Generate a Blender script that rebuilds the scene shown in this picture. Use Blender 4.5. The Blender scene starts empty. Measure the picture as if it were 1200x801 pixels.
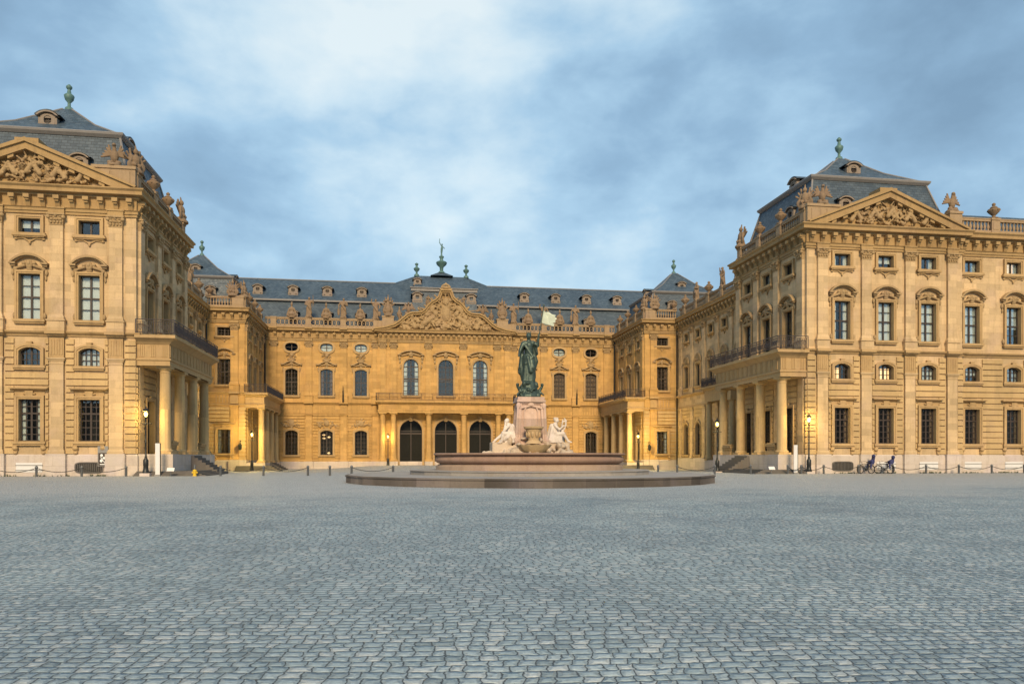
import bpy, bmesh, math, random
from mathutils import Vector, Matrix
PI = math.pi
rad = math.radians
rng = random.Random(7)
scene = bpy.context.scene
COL = scene.collection

# ------------------------------------------------------------------ node helper
class G:
    def __init__(s, nt):
        s.nt = nt
    def n(s, typ, props=None, **ins):
        nd = s.nt.nodes.new(typ)
        for k, v in (props or {}).items():
            setattr(nd, k, v)
        for k, v in ins.items():
            key = int(k[1:]) if k[0] == 'i' and k[1:].isdigit() else k.replace('_', ' ')
            s.set(nd.inputs[key], v)
        return nd
    def set(s, sock, v):
        if isinstance(v, bpy.types.NodeSocket):
            s.nt.links.new(v, sock)
        else:
            sock.default_value = v
    def m(s, op, a, b=None, c=None, clamp=False):
        nd = s.nt.nodes.new('ShaderNodeMath'); nd.operation = op; nd.use_clamp = clamp
        for i, v in enumerate((a, b, c)):
            if v is not None: s.set(nd.inputs[i], v)
        return nd.outputs[0]
    def mix(s, f, a, b, mode='MIX'):
        nd = s.nt.nodes.new('ShaderNodeMix'); nd.data_type = 'RGBA'; nd.blend_type = mode
        s.set(nd.inputs[0], f); s.set(nd.inputs[6], a); s.set(nd.inputs[7], b)
        return nd.outputs[2]
    def ramp(s, f, stops):
        nd = s.nt.nodes.new('ShaderNodeValToRGB'); e = nd.color_ramp.elements
        while len(e) < len(stops): e.new(0.5)
        for el, (p, c) in zip(e, stops):
            el.position = p; el.color = c if len(c) == 4 else (*c, 1)
        s.set(nd.inputs[0], f)
        return nd.outputs[0]
    def noise(s, vec, scale, detail=4, rough=.55):
        nd = s.n('ShaderNodeTexNoise'); s.set(nd.inputs['Vector'], vec)
        nd.inputs['Scale'].default_value = scale; nd.inputs['Detail'].default_value = detail
        nd.inputs['Roughness'].default_value = rough
        return nd.outputs['Fac']
    def mapr(s, v, a, b, c, d):
        nd = s.n('ShaderNodeMapRange'); s.set(nd.inputs[0], v)
        for i, x in enumerate((a, b, c, d)): s.set(nd.inputs[i + 1], x)
        return nd.outputs[0]
    def comb(s, x, y, z):
        nd = s.n('ShaderNodeCombineXYZ'); s.set(nd.inputs[0], x); s.set(nd.inputs[1], y); s.set(nd.inputs[2], z)
        return nd.outputs[0]

def c4(c): return (*c, 1.0)

def newmat(name):
    m = bpy.data.materials.new(name); m.use_nodes = True
    nt = m.node_tree; g = G(nt)
    bs = nt.nodes['Principled BSDF']
    return m, g, bs

def wall_uv(g):
    ge = g.n('ShaderNodeNewGeometry')
    sp = g.n('ShaderNodeSeparateXYZ'); g.set(sp.inputs[0], ge.outputs['Position'])
    sn = g.n('ShaderNodeSeparateXYZ'); g.set(sn.inputs[0], ge.outputs['True Normal'])
    nx = g.m('GREATER_THAN', g.m('ABSOLUTE', sn.outputs[0]), g.m('ABSOLUTE', sn.outputs[1]))
    u = g.m('ADD', g.m('MULTIPLY', sp.outputs[1], nx), g.m('MULTIPLY', sp.outputs[0], g.m('SUBTRACT', 1.0, nx)))
    return ge.outputs['Position'], u, sp.outputs[2]

def stone(name, col, ashlar=None, var=.12, stain=.35, staincol=(.16, .105, .055), bump=.25, rough=.85, streak=True):
    m, g, bs = newmat(name)
    pos, u, z = wall_uv(g)
    base = c4(col)
    n1 = g.noise(pos, .22, 5, .6)
    n2 = g.noise(pos, 2.3, 6, .65)
    n3 = g.noise(pos, 14, 4, .6)
    colr = g.mix(g.mapr(n1, .3, .7, 0, 1), c4([x * (1 - var * .8) for x in col]), c4([min(1, x * (1 + var * .8)) for x in col]))
    h = n3
    if ashlar:
        bk = g.n('ShaderNodeTexBrick', {'offset': .5, 'squash': 1.0})
        g.set(bk.inputs['Vector'], g.comb(u, z, 0.0))
        bk.inputs['Scale'].default_value = 1
        bk.inputs['Brick Width'].default_value = ashlar[0]
        bk.inputs['Row Height'].default_value = ashlar[1]
        bk.inputs['Mortar Size'].default_value = .012
        bk.inputs['Mortar Smooth'].default_value = .3
        bk.inputs['Color1'].default_value = (1 - var * 1.2,) * 3 + (1,)
        bk.inputs['Color2'].default_value = (1 + var * .6, 1 + var * .5, 1 + var * .4, 1)
        bk.inputs['Mortar'].default_value = (.78, .74, .70, 1)
        colr = g.mix(1.0, colr, bk.outputs['Color'], 'MULTIPLY')
        h = g.m('SUBTRACT', n3, g.m('MULTIPLY', bk.outputs['Fac'], 1.2))
    colr = g.mix(g.mapr(g.noise(pos, .55, 3, .5), .52, .7, 0, .4), colr, c4([col[0] * .92, col[1] * .9, col[2] * 1.12]))
    # grime with a shape of its own: blotches and runs
    if streak:
        sv = g.comb(g.m('MULTIPLY', u, 1.6), g.m('MULTIPLY', z, .16), 0.0)
        n4 = g.noise(sv, 1.4, 5, .65)
        st = g.mapr(g.m('ADD', g.m('MULTIPLY', n4, .6), g.m('MULTIPLY', n2, .4)), .5, .72, 0, stain)
    else:
        st = g.mapr(n2, .48, .75, 0, stain)
    colr = g.mix(st, colr, c4(staincol))
    colr = g.mix(1.0, colr, g.ramp(n3, [(.25, (.88, .88, .88)), (.75, (1.08, 1.08, 1.08))]), 'MULTIPLY')
    g.set(bs.inputs['Base Color'], colr)
    bs.inputs['Roughness'].default_value = rough
    bs.inputs['Specular IOR Level'].default_value = .2
    bp = g.n('ShaderNodeBump'); bp.inputs['Strength'].default_value = bump; bp.inputs['Distance'].default_value = .03
    g.set(bp.inputs['Height'], h)
    g.set(bs.inputs['Normal'], bp.outputs[0])
    return m

def plain(name, col, rough=.6, metal=0., var=.2, scale=6., spec=.4, bump=.15):
    m, g, bs = newmat(name)
    tc = g.n('ShaderNodeNewGeometry').outputs['Position']
    n1 = g.noise(tc, scale, 5, .6)
    g.set(bs.inputs['Base Color'], g.mix(n1, c4([x * (1 - var) for x in col]), c4([min(1, x * (1 + var)) for x in col])))
    bs.inputs['Roughness'].default_value = rough; bs.inputs['Metallic'].default_value = metal
    bs.inputs['Specular IOR Level'].default_value = spec
    bp = g.n('ShaderNodeBump'); bp.inputs['Strength'].default_value = bump; bp.inputs['Distance'].default_value = .02
    g.set(bp.inputs['Height'], g.noise(tc, scale * 4, 4)); g.set(bs.inputs['Normal'], bp.outputs[0])
    return m

def emit(name, col, strength):
    m, g, bs = newmat(name)
    bs.inputs['Base Color'].default_value = c4(col)
    bs.inputs['Emission Color'].default_value = c4(col); bs.inputs['Emission Strength'].default_value = strength
    return m

def glass_mat():
    m, g, bs = newmat('window_glass'); nt = m.node_tree; nt.nodes.remove(bs)
    out = nt.nodes['Material Output']
    pos = g.n('ShaderNodeNewGeometry').outputs['Position']
    oi = g.n('ShaderNodeObjectInfo')
    bp = g.n('ShaderNodeBump'); bp.inputs['Strength'].default_value = .12; bp.inputs['Distance'].default_value = .05
    g.set(bp.inputs['Height'], g.noise(pos, 1.7, 2)); 
    gl = g.n('ShaderNodeBsdfGlossy'); gl.inputs['Roughness'].default_value = .03; gl.inputs['Color'].default_value = (.92, .97, 1, 1)
    g.set(gl.inputs['Normal'], bp.outputs[0])
    tr = g.n('ShaderNodeBsdfTransparent'); tr.inputs['Color'].default_value = (.86, .89, .89, 1)
    lw = g.n('ShaderNodeLayerWeight'); lw.inputs['Blend'].default_value = .35
    fac = g.m('ADD', g.m('MULTIPLY', lw.outputs['Fresnel'], .7), g.mapr(oi.outputs['Random'], 0, 1, .012, .05), clamp=True)
    mx = g.n('ShaderNodeMixShader'); g.set(mx.inputs[0], fac)
    nt.links.new(tr.outputs[0], mx.inputs[1]); nt.links.new(gl.outputs[0], mx.inputs[2])
    nt.links.new(mx.outputs[0], out.inputs[0])
    return m

def slate_mat():
    m, g, bs = newmat('slate')
    pos, u, z = wall_uv(g)
    bk = g.n('ShaderNodeTexBrick', {'offset': .5})
    g.set(bk.inputs['Vector'], g.comb(u, z, 0.0)); bk.inputs['Scale'].default_value = 1
    bk.inputs['Brick Width'].default_value = .42; bk.inputs['Row Height'].default_value = .24
    bk.inputs['Mortar Size'].default_value = .016
    bk.inputs['Color1'].default_value = (.034, .056, .080, 1); bk.inputs['Color2'].default_value = (.070, .098, .126, 1)
    bk.inputs['Mortar'].default_value = (.03, .04, .05, 1)
    n1 = g.noise(pos, .5, 5, .6)
    col = g.mix(1.0, bk.outputs['Color'], g.ramp(n1, [(.3, (.78, .8, .84)), (.7, (1.2, 1.18, 1.15))]), 'MULTIPLY')
    g.set(bs.inputs['Base Color'], col)
    g.set(bs.inputs['Roughness'], g.mapr(g.noise(pos, 3, 4), .3, .7, .42, .65))
    bs.inputs['Specular IOR Level'].default_value = .45
    bp = g.n('ShaderNodeBump'); bp.inputs['Strength'].default_value = .5; bp.inputs['Distance'].default_value = .02
    g.set(bp.inputs['Height'], g.m('SUBTRACT', g.m('MULTIPLY', g.noise(pos, 9, 3), .6), bk.outputs['Fac'])); g.set(bs.inputs['Normal'], bp.outputs[0])
    return m

def cobble_mat():
    m, g, bs = newmat('cobblestones')
    pos = g.n('ShaderNodeNewGeometry').outputs['Position']
    mp = g.n('ShaderNodeMapping'); g.set(mp.inputs['Vector'], pos); mp.inputs['Rotation'].default_value = (0, 0, .11)
    # wavering rows
    wob = g.n('ShaderNodeTexNoise'); g.set(wob.inputs['Vector'], pos); wob.inputs['Scale'].default_value = 3.1; wob.inputs['Detail'].default_value = 2
    wob2 = g.n('ShaderNodeTexNoise'); g.set(wob2.inputs['Vector'], pos); wob2.inputs['Scale'].default_value = .22; wob2.inputs['Detail'].default_value = 1
    wob3 = g.n('ShaderNodeTexNoise'); g.set(wob3.inputs['Vector'], pos); wob3.inputs['Scale'].default_value = 11; wob3.inputs['Detail'].default_value = 2
    def off(nd, k):
        v = g.n('ShaderNodeVectorMath', {'operation': 'SUBTRACT'}); g.set(v.inputs[0], nd.outputs['Color']); v.inputs[1].default_value = (.5, .5, .5)
        w = g.n('ShaderNodeVectorMath', {'operation': 'SCALE'}); g.set(w.inputs[0], v.outputs[0]); w.inputs['Scale'].default_value = k
        return w.outputs[0]
    def vadd(a, b):
        v = g.n('ShaderNodeVectorMath', {'operation': 'ADD'}); g.set(v.inputs[0], a); g.set(v.inputs[1], b); return v.outputs[0]
    p = vadd(vadd(vadd(mp.outputs[0], off(wob, .09)), off(wob2, .7)), off(wob3, .05))
    sp = g.n('ShaderNodeSeparateXYZ'); g.set(sp.inputs[0], p)
    v = g.m('DIVIDE', sp.outputs[1], .13)
    row = g.m('FLOOR', v); fv = g.m('SUBTRACT', v, row)
    wn = g.n('ShaderNodeTexWhiteNoise', {'noise_dimensions': '1D'}); g.set(wn.inputs['W'], row)
    u = g.m('ADD', g.m('ADD', g.m('DIVIDE', sp.outputs[0], .125), g.m('MULTIPLY', wn.outputs[0], 17.0)), g.m('MULTIPLY', row, 53.0))
    vd = g.n('ShaderNodeTexVoronoi', {'voronoi_dimensions': '1D', 'feature': 'DISTANCE_TO_EDGE'}); g.set(vd.inputs['W'], u)
    vd.inputs['Scale'].default_value = 1; vd.inputs['Randomness'].default_value = .85
    vc = g.n('ShaderNodeTexVoronoi', {'voronoi_dimensions': '1D', 'feature': 'F1'}); g.set(vc.inputs['W'], u)
    vc.inputs['Scale'].default_value = 1; vc.inputs['Randomness'].default_value = .85
    ed = g.m('MINIMUM', g.m('MULTIPLY', vd.outputs['Distance'], .125), g.m('MULTIPLY', g.m('MINIMUM', fv, g.m('SUBTRACT', 1.0, fv)), .13))
    edn = g.m('ADD', ed, g.m('MULTIPLY', g.m('SUBTRACT', g.noise(pos, 30, 3), .5), .008))
    stn = g.n('ShaderNodeMapRange', {'interpolation_type': 'SMOOTHSTEP'}); g.set(stn.inputs[0], edn)
    for i, x in enumerate((.0008, .0105, 0, 1)): stn.inputs[i + 1].default_value = x
    stone_m = stn.outputs[0]
    dome = g.n('ShaderNodeMapRange', {'interpolation_type': 'SMOOTHSTEP'}); g.set(dome.inputs[0], edn)
    for i, x in enumerate((.0, .04, 0, 1)): dome.inputs[i + 1].default_value = x
    rc = g.n('ShaderNodeSeparateColor'); g.set(rc.inputs[0], vc.outputs['Color'])
    c1 = g.mix(rc.outputs[0], (.228, .288, .315, 1), (.295, .352, .378, 1))
    c1 = g.mix(g.m('MULTIPLY', g.m('GREATER_THAN', rc.outputs[1], .82), .7), c1, (.385, .415, .42, 1))
    c1 = g.mix(g.m('MULTIPLY', g.m('LESS_THAN', rc.outputs[1], .10), .6), c1, (.15, .19, .21, 1))
    big = g.noise(pos, .35, 4, .6)
    c1 = g.mix(1.0, c1, g.ramp(big, [(.3, (.76, .78, .81)), (.7, (1.22, 1.20, 1.17))]), 'MULTIPLY')
    c1 = g.mix(1.0, c1, g.ramp(g.noise(pos, 26, 5, .7), [(.25, (.62, .62, .63)), (.75, (1.3, 1.3, 1.29))]), 'MULTIPLY')
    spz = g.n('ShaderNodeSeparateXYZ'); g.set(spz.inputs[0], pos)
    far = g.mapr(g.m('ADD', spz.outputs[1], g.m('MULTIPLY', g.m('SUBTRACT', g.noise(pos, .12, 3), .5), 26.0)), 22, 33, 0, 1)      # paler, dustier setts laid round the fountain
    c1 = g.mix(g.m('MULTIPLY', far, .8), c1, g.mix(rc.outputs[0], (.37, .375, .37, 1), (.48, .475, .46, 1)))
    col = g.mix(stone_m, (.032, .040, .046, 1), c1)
    g.set(bs.inputs['Base Color'], col)
    g.set(bs.inputs['Roughness'], g.mapr(rc.outputs[2], 0, 1, .5, .78))
    bs.inputs['Specular IOR Level'].default_value = .42
    hgt = g.m('ADD', g.m('ADD', g.m('MULTIPLY', dome.outputs[0], 1.0), g.m('MULTIPLY', rc.outputs[2], .35)), g.m('MULTIPLY', g.noise(pos, 22, 5, .65), .35))
    bp = g.n('ShaderNodeBump'); bp.inputs['Strength'].default_value = .9; bp.inputs['Distance'].default_value = .024
    g.set(bp.inputs['Height'], hgt); g.set(bs.inputs['Normal'], bp.outputs[0])
    return m

M = {}
SAND = (.53, .387, .222)
M['wall'] = stone('sandstone_wall', SAND, ashlar=(1.25, .54), var=.17, stain=.45)
M['court'] = stone('sandstone_golden_lit', (.50, .31, .115), ashlar=(1.25, .54), var=.15, stain=.46)  # same sandstone, with the court's golden light put into its base colour
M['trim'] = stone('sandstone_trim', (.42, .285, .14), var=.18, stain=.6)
M['court_trim'] = stone('trim_golden_lit', (.43, .265, .10), var=.18, stain=.6)  # court trim, golden light likewise mixed into the colour
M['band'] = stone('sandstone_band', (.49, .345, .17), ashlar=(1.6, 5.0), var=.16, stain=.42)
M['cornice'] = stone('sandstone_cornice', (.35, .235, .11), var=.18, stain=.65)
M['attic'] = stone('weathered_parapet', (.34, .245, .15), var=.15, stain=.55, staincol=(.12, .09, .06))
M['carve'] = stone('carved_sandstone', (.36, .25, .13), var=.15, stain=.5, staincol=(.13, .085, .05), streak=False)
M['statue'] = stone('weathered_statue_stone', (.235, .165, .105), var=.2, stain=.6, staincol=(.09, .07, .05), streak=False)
M['plinth'] = stone('pale_plinth_stone', (.52, .45, .39), ashlar=(1.7, .75), var=.10, stain=.45, staincol=(.25, .17, .11))
M['steps'] = stone('grey_step_stone', (.13, .12, .11), ashlar=(1.4, 5), var=.12, stain=.4)
M['slate'] = slate_mat()
M['lead'] = plain('lead_flashing', (.20, .19, .185), .6, 0, .2, 2)
M['copper'] = plain('verdigris_copper', (.085, .165, .155), .55, .1, .35, 5)
M['dormer'] = stone('dormer_stone', (.25, .205, .165), var=.15, stain=.4, streak=False)
M['frame'] = plain('dark_window_frame', (.045, .032, .026), .5)
M['frame_pale'] = plain('pale_window_frame', (.30, .24, .18), .5)
M['glass'] = glass_mat()
M['inner'] = plain('interior_darkness', (.035, .032, .03), .9)  # near-black colour carries the darkness of rooms and cellar hole
M['curtain'] = plain('pale_curtain', (.74, .75, .74), .9, 0, .1, 3)  # pale blinds; extra whiteness stands in for sky reflected in upper panes
M['brown_curtain'] = plain('brown_curtain', (.23, .15, .11), .9, 0, .15, 3)
M['blind_glint'] = emit('blind_glint_panel', (1.0, .62, .28), 1.1)  # emission for lit blind, chandeliers and painted warm pane reflections
M['bulb'] = emit('lamp_glow', (1.0, .60, .14), 5.5)
M['iron'] = plain('wrought_iron', (.075, .062, .062), .55, .3, .3, 8)
M['blackiron'] = plain('black_painted_iron', (.022, .024, .024), .42, .2, .3, 8)
M['door'] = plain('dark_oak_door', (.012, .012, .010), .7, 0, .3, 3, .15)
M['basin'] = stone('red_sandstone_basin', (.32, .21, .155), ashlar=(2.6, 5), var=.14, stain=.5, staincol=(.14, .085, .06))
M['basinlow'] = stone('pale_basin_foot', (.42, .31, .23), ashlar=(2.1, 5), var=.14, stain=.45, staincol=(.2, .12, .08))
M['fstep'] = stone('fountain_step_stone', (.15, .13, .115), ashlar=(1.5, 5), var=.45, stain=.4, staincol=(.06, .05, .04))
M['fstep_top'] = stone('fountain_step_top', (.29, .27, .25), var=.15, stain=.35, streak=False)
M['pedestal'] = stone('pink_marble_pedestal', (.50, .37, .30), ashlar=(3, .9), var=.25, stain=.6, staincol=(.22, .13, .09))
M['marble'] = stone('weathered_white_marble', (.64, .56, .49), var=.15, stain=.6, staincol=(.22, .16, .12), streak=False)
M['rock'] = stone('stained_fountain_rock', (.50, .40, .30), var=.3, stain=.75, staincol=(.20, .13, .07), streak=False)
M['shell'] = stone('golden_shell_stone', (.48, .34, .19), var=.15, stain=.4, streak=False)
M['bronze'] = plain('patinated_bronze', (.05, .075, .062), .45, .5, .9, 5, .5, .5)
M['flagm'] = plain('pale_verdigris', (.47, .52, .42), .6, .1, .25, 4)
M['water'] = plain('fountain_water', (.02, .035, .035), .05, 0, .1, 2, .5)
M['white'] = plain('white_paint', (.62, .61, .60), .5, 0, .1, 3)
M['grey'] = plain('grey_board', (.22, .21, .2), .6)
M['navy'] = plain('navy_plastic', (.03, .035, .11), .5)
M['yellow'] = plain('yellow_paint', (.62, .40, .02), .5)
M['tyre'] = plain('black_rubber', (.018, .018, .018), .8)
M['steel'] = plain('grey_steel', (.16, .165, .17), .45, .6)
M['cobble'] = cobble_mat()

# ------------------------------------------------------------------ mesh builder
class MB:
    def __init__(s):
        s.v = []; s.f = []; s.T = None
    def add(s, vs, fs):
        b = len(s.v)
        T = s.T
        s.v += [tuple(T @ Vector(p)) if T is not None else tuple(p) for p in vs]
        s.f += [tuple(i + b for i in f) for f in fs]
    def box(s, x0, x1, y0, y1, z0, z1):
        s.add([(x0, y0, z0), (x1, y0, z0), (x1, y1, z0), (x0, y1, z0), (x0, y0, z1), (x1, y0, z1), (x1, y1, z1), (x0, y1, z1)],
              [(0, 3, 2, 1), (4, 5, 6, 7), (0, 1, 5, 4), (1, 2, 6, 5), (2, 3, 7, 6), (3, 0, 4, 7)])
    def fb(s, u0, u1, n0, n1, z0, z1):
        s.box(u0, u1, -n1, -n0, z0, z1)
    def frustum(s, u0, u1, n, z0, U0, U1, Nn, z1, back=0.):   # box widening upward against a wall
        s.add([(u0, -n, z0), (u1, -n, z0), (u1, back, z0), (u0, back, z0), (U0, -Nn, z1), (U1, -Nn, z1), (U1, back, z1), (U0, back, z1)],
              [(0, 3, 2, 1), (4, 5, 6, 7), (0, 1, 5, 4), (1, 2, 6, 5), (2, 3, 7, 6), (3, 0, 4, 7)])
    def prism(s, pts, n0, n1):      # polygon in (u,z) extruded along n
        k = len(pts)
        s.add([(p[0], -n0, p[1]) for p in pts] + [(p[0], -n1, p[1]) for p in pts],
              [tuple(range(k)), tuple(range(2 * k - 1, k - 1, -1))] + [(i, i + k, (i + 1) % k + k, (i + 1) % k) for i in range(k)])
    def ring(s, inn, out, n0, n1, closed=True):
        k = len(inn); vs = []
        for L, n in ((inn, n0), (out, n0), (inn, n1), (out, n1)):
            vs += [(p[0], -n, p[1]) for p in L]
        fs = []
        for i in range(k if closed else k - 1):
            j = (i + 1) % k
            fs += [(i, j, k + j, k + i), (2 * k + i, 3 * k + i, 3 * k + j, 2 * k + j), (i, 2 * k + i, 2 * k + j, j), (k + i, k + j, 3 * k + j, 3 * k + i)]
        if not closed:
            fs += [(0, k, 3 * k, 2 * k), (k - 1, 3 * k - 1, 4 * k - 1, 2 * k - 1)]
        s.add(vs, fs)
    def lathe(s, prof, cx=0, cy=0, z=0, seg=12, sx=1, sy=1, a0=0):
        vs = []; fs = []; k = len(prof)
        for r, h in prof:
            for i in range(seg):
                a = a0 + 2 * PI * i / seg
                vs.append((cx + r * sx * math.cos(a), cy + r * sy * math.sin(a), z + h))
        for j in range(k - 1):
            for i in range(seg):
                i2 = (i + 1) % seg
                fs.append((j * seg + i, j * seg + i2, (j + 1) * seg + i2, (j + 1) * seg + i))
        fs.append(tuple(range(seg - 1, -1, -1))); fs.append(tuple((k - 1) * seg + i for i in range(seg)))
        s.add(vs, fs)
    def tube(s, a, b, r0, r1=None, seg=8):
        r1 = r0 if r1 is None else r1
        a = Vector(a); b = Vector(b); d = (b - a)
        if d.length < 1e-6: return
        d.normalize()
        x = d.orthogonal().normalized(); y = d.cross(x)
        vs = []
        for c, r in ((a, r0), (b, r1)):
            for i in range(seg):
                t = 2 * PI * i / seg
                vs.append(c + r * (math.cos(t) * x + math.sin(t) * y))
        s.add(vs, [tuple(range(seg - 1, -1, -1)), tuple(range(seg, 2 * seg))] + [(i, (i + 1) % seg, seg + (i + 1) % seg, seg + i) for i in range(seg)])
    def ell(s, c, r, seg=10, rings=6, rot=None):
        if not hasattr(r, '__len__'): r = (r, r, r)
        vs = [(0, 0, -1)]; 
        for j in range(1, rings):
            t = -PI / 2 + PI * j / rings
            for i in range(seg):
                a = 2 * PI * i / seg
                vs.append((math.cos(t) * math.cos(a), math.cos(t) * math.sin(a), math.sin(t)))
        vs.append((0, 0, 1)); L = len(vs) - 1
        fs = [(0, 1 + (i + 1) % seg, 1 + i) for i in range(seg)]
        for j in range(rings - 2):
            for i in range(seg):
                a = 1 + j * seg + i; b = 1 + j * seg + (i + 1) % seg
                fs.append((a, b, b + seg, a + seg))
        o = 1 + (rings - 2) * seg
        fs += [(o + i, o + (i + 1) % seg, L) for i in range(seg)]
        Rm = rot if rot is not None else Matrix.Identity(3)
        s.add([Vector(c) + Rm @ Vector((p[0] * r[0], p[1] * r[1], p[2] * r[2])) for p in vs], fs)
    def cap(s, a, b, r0, r1=None, seg=10):
        r1 = r0 if r1 is None else r1
        s.ell(a, r0, seg, 6); s.ell(b, r1, seg, 6); s.tube(a, b, r0, r1, seg)
    def sweep(s, path, prof, closed=False):
        k = len(prof); n = len(path); vs = []
        def nrm(a, b):
            d = Vector((b[0] - a[0], b[1] - a[1])).normalized(); return Vector((-d.y, d.x))
        for i, p in enumerate(path):
            ns = []
            if i > 0 or closed: ns.append(nrm(path[i - 1], p))
            if i < n - 1 or closed: ns.append(nrm(p, path[(i + 1) % n]))
            if len(ns) == 1: m = ns[0]
            else: m = (ns[0] + ns[1]) / max(.2, 1 + ns[0].dot(ns[1]))
            vs += [(p[0] + m.x * q[0], p[1] + m.y * q[0], q[1]) for q in prof]
        fs = []
        for i in range(n if closed else n - 1):
            i2 = (i + 1) % n
            for j in range(k):
                j2 = (j + 1) % k
                fs.append((i * k + j, i * k + j2, i2 * k + j2, i2 * k + j))
        if not closed:
            fs += [tuple(range(k)), tuple(range(n * k - 1, (n - 1) * k - 1, -1))]
        s.add(vs, fs)
    def path_tube(s, pts, r, seg=6):
        for a, b in zip(pts, pts[1:]): s.tube(a, b, r, r, seg)
    def mesh(s, name, mat, smooth=0):
        me = bpy.data.meshes.new(name); me.from_pydata(s.v, [], s.f)
        bm = bmesh.new(); bm.from_mesh(me); bmesh.ops.recalc_face_normals(bm, faces=bm.faces); bm.to_mesh(me); bm.free()
        if mat is not None: me.materials.append(mat)
        if smooth:
            me.polygons.foreach_set('use_smooth', [True] * len(me.polygons))
            me.set_sharp_from_angle(angle=rad(smooth))
        me.update()
        return me

def ob(name, me, parent=None, loc=None, rz=0, world=True):
    o = bpy.data.objects.new(name, me); COL.objects.link(o)
    if loc is not None: o.location = loc
    o.rotation_euler[2] = rz
    if parent is not None:
        o.parent = parent
        if world and parent.parent is None:
            o.matrix_parent_inverse = Matrix.Translation(-parent.location) if parent.rotation_euler[2] == 0 else (Matrix.Translation(parent.location) @ Matrix.Rotation(parent.rotation_euler[2], 4, 'Z')).inverted()
    return o

def tag(o, label=None, cat=None, group=None, kind=None):
    if label: o['label'] = label
    if cat: o['category'] = cat
    if group: o['group'] = group
    if kind: o['kind'] = kind
    return o

def thing(name, label, cat, loc, group=None, rz=0):
    o = bpy.data.objects.new(name, None); COL.objects.link(o)
    o.location = loc; o.rotation_euler[2] = rz; o.empty_display_size = .3
    return tag(o, label, cat, group)

def frame(P, Q):
    """facade frame: origin at Q, local x runs from Q to P, outward is local -y"""
    th = math.atan2(P[1] - Q[1], P[0] - Q[0])
    return Matrix.Translation((Q[0], Q[1], 0)) @ Matrix.Rotation(th, 4, 'Z'), th, math.hypot(P[0] - Q[0], P[1] - Q[1])

def remeshed(mb, name, mat, voxel=.04, smooth_it=2, dec=None):
    me = bpy.data.meshes.new('tmp'); me.from_pydata(mb.v, [], mb.f)
    o = bpy.data.objects.new('tmp', me); COL.objects.link(o)
    md = o.modifiers.new('r', 'REMESH'); md.mode = 'VOXEL'; md.voxel_size = voxel
    if smooth_it:
        sm = o.modifiers.new('s', 'SMOOTH'); sm.iterations = smooth_it; sm.factor = .5
    if dec:
        dc = o.modifiers.new('d', 'DECIMATE'); dc.ratio = dec
    dg = bpy.context.evaluated_depsgraph_get(); dg.update()
    r = bpy.data.meshes.new_from_object(o.evaluated_get(dg)); r.name = name
    bpy.data.objects.remove(o); bpy.data.meshes.remove(me)
    r.materials.clear(); r.materials.append(mat)
    r.polygons.foreach_set('use_smooth', [True] * len(r.polygons))
    return r

# ------------------------------------------------------------------ windows
def outline(w, h, kind='rect', rise=0., n=10, dz=0.):
    if kind == 'oval':
        return [(w / 2 * math.copysign(abs(math.cos(a)) ** .8, math.cos(a)), dz + h / 2 + h / 2 * math.copysign(abs(math.sin(a)) ** .8, math.sin(a))) for a in [2 * PI * i / 20 for i in range(20)]]
    L = [(-w / 2, dz), (w / 2, dz)]
    if kind == 'rect':
        return L + [(w / 2, dz + h), (-w / 2, dz + h)]
    zs = dz + h - rise
    if kind == 'round':
        for i in range(n + 1):
            a = PI * i / n; L.append((w / 2 * math.cos(a), zs + rise * math.sin(a)))
    else:
        r = (w * w / 4 + rise * rise) / (2 * rise); a0 = math.asin(min(1, w / 2 / r))
        for i in range(n + 1):
            a = a0 - 2 * a0 * i / n; L.append((r * math.sin(a), zs + rise - r + r * math.cos(a)))
    return L

def top_at(w, h, kind, rise, x):
    if kind == 'rect': return h
    if kind == 'oval': return h / 2 + h / 2 * math.sqrt(max(0, 1 - (2 * x / w) ** 2))
    zs = h - rise
    if kind == 'round': return zs + rise * math.sqrt(max(0, 1 - (2 * x / w) ** 2))
    r = (w * w / 4 + rise * rise) / (2 * rise)
    return zs + rise - r + math.sqrt(max(0, r * r - x * x))

def arc_pts(a, rise, z, n=12):
    r = (a * a + rise * rise) / (2 * rise); t0 = math.asin(min(1, a / r))
    return [(r * math.sin(t), z + rise - r + r * math.cos(t)) for t in [-t0 + 2 * t0 * i / n for i in range(n + 1)]]

def scatter_relief(w, h, seed, k=26, dep=.14, shape=None, core=True, qs=1.):
    """a cluster of carved limbs, leaves and scrolls lying on a wall, within w x h"""
    r = random.Random(seed); mb = MB()
    if core: mb.ell((0, -.05, h * .5), (w * .15, dep * 1.3, h * .36))
    for i in range(k):
        for _ in range(30):
            x = r.uniform(-w / 2, w / 2); z = r.uniform(0, h)
            if shape is None or shape(x, z): break
        else: continue
        a = r.uniform(0, PI); l = r.uniform(.08, .26) * min(w, h * 1.6); q = r.uniform(.04, .09) * min(w, h * 1.4) * .8 * qs
        mb.cap((x, -.02, z), (x + l * math.cos(a), -r.uniform(.02, dep), z + l * math.sin(a) * .7), q, q * .6, 7)
        if i % 3 == 0: mb.ell((x, -dep * .6, z), (q * 1.5, q * 1.3, q * 1.7), 7, 5)
    return mb

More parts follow.
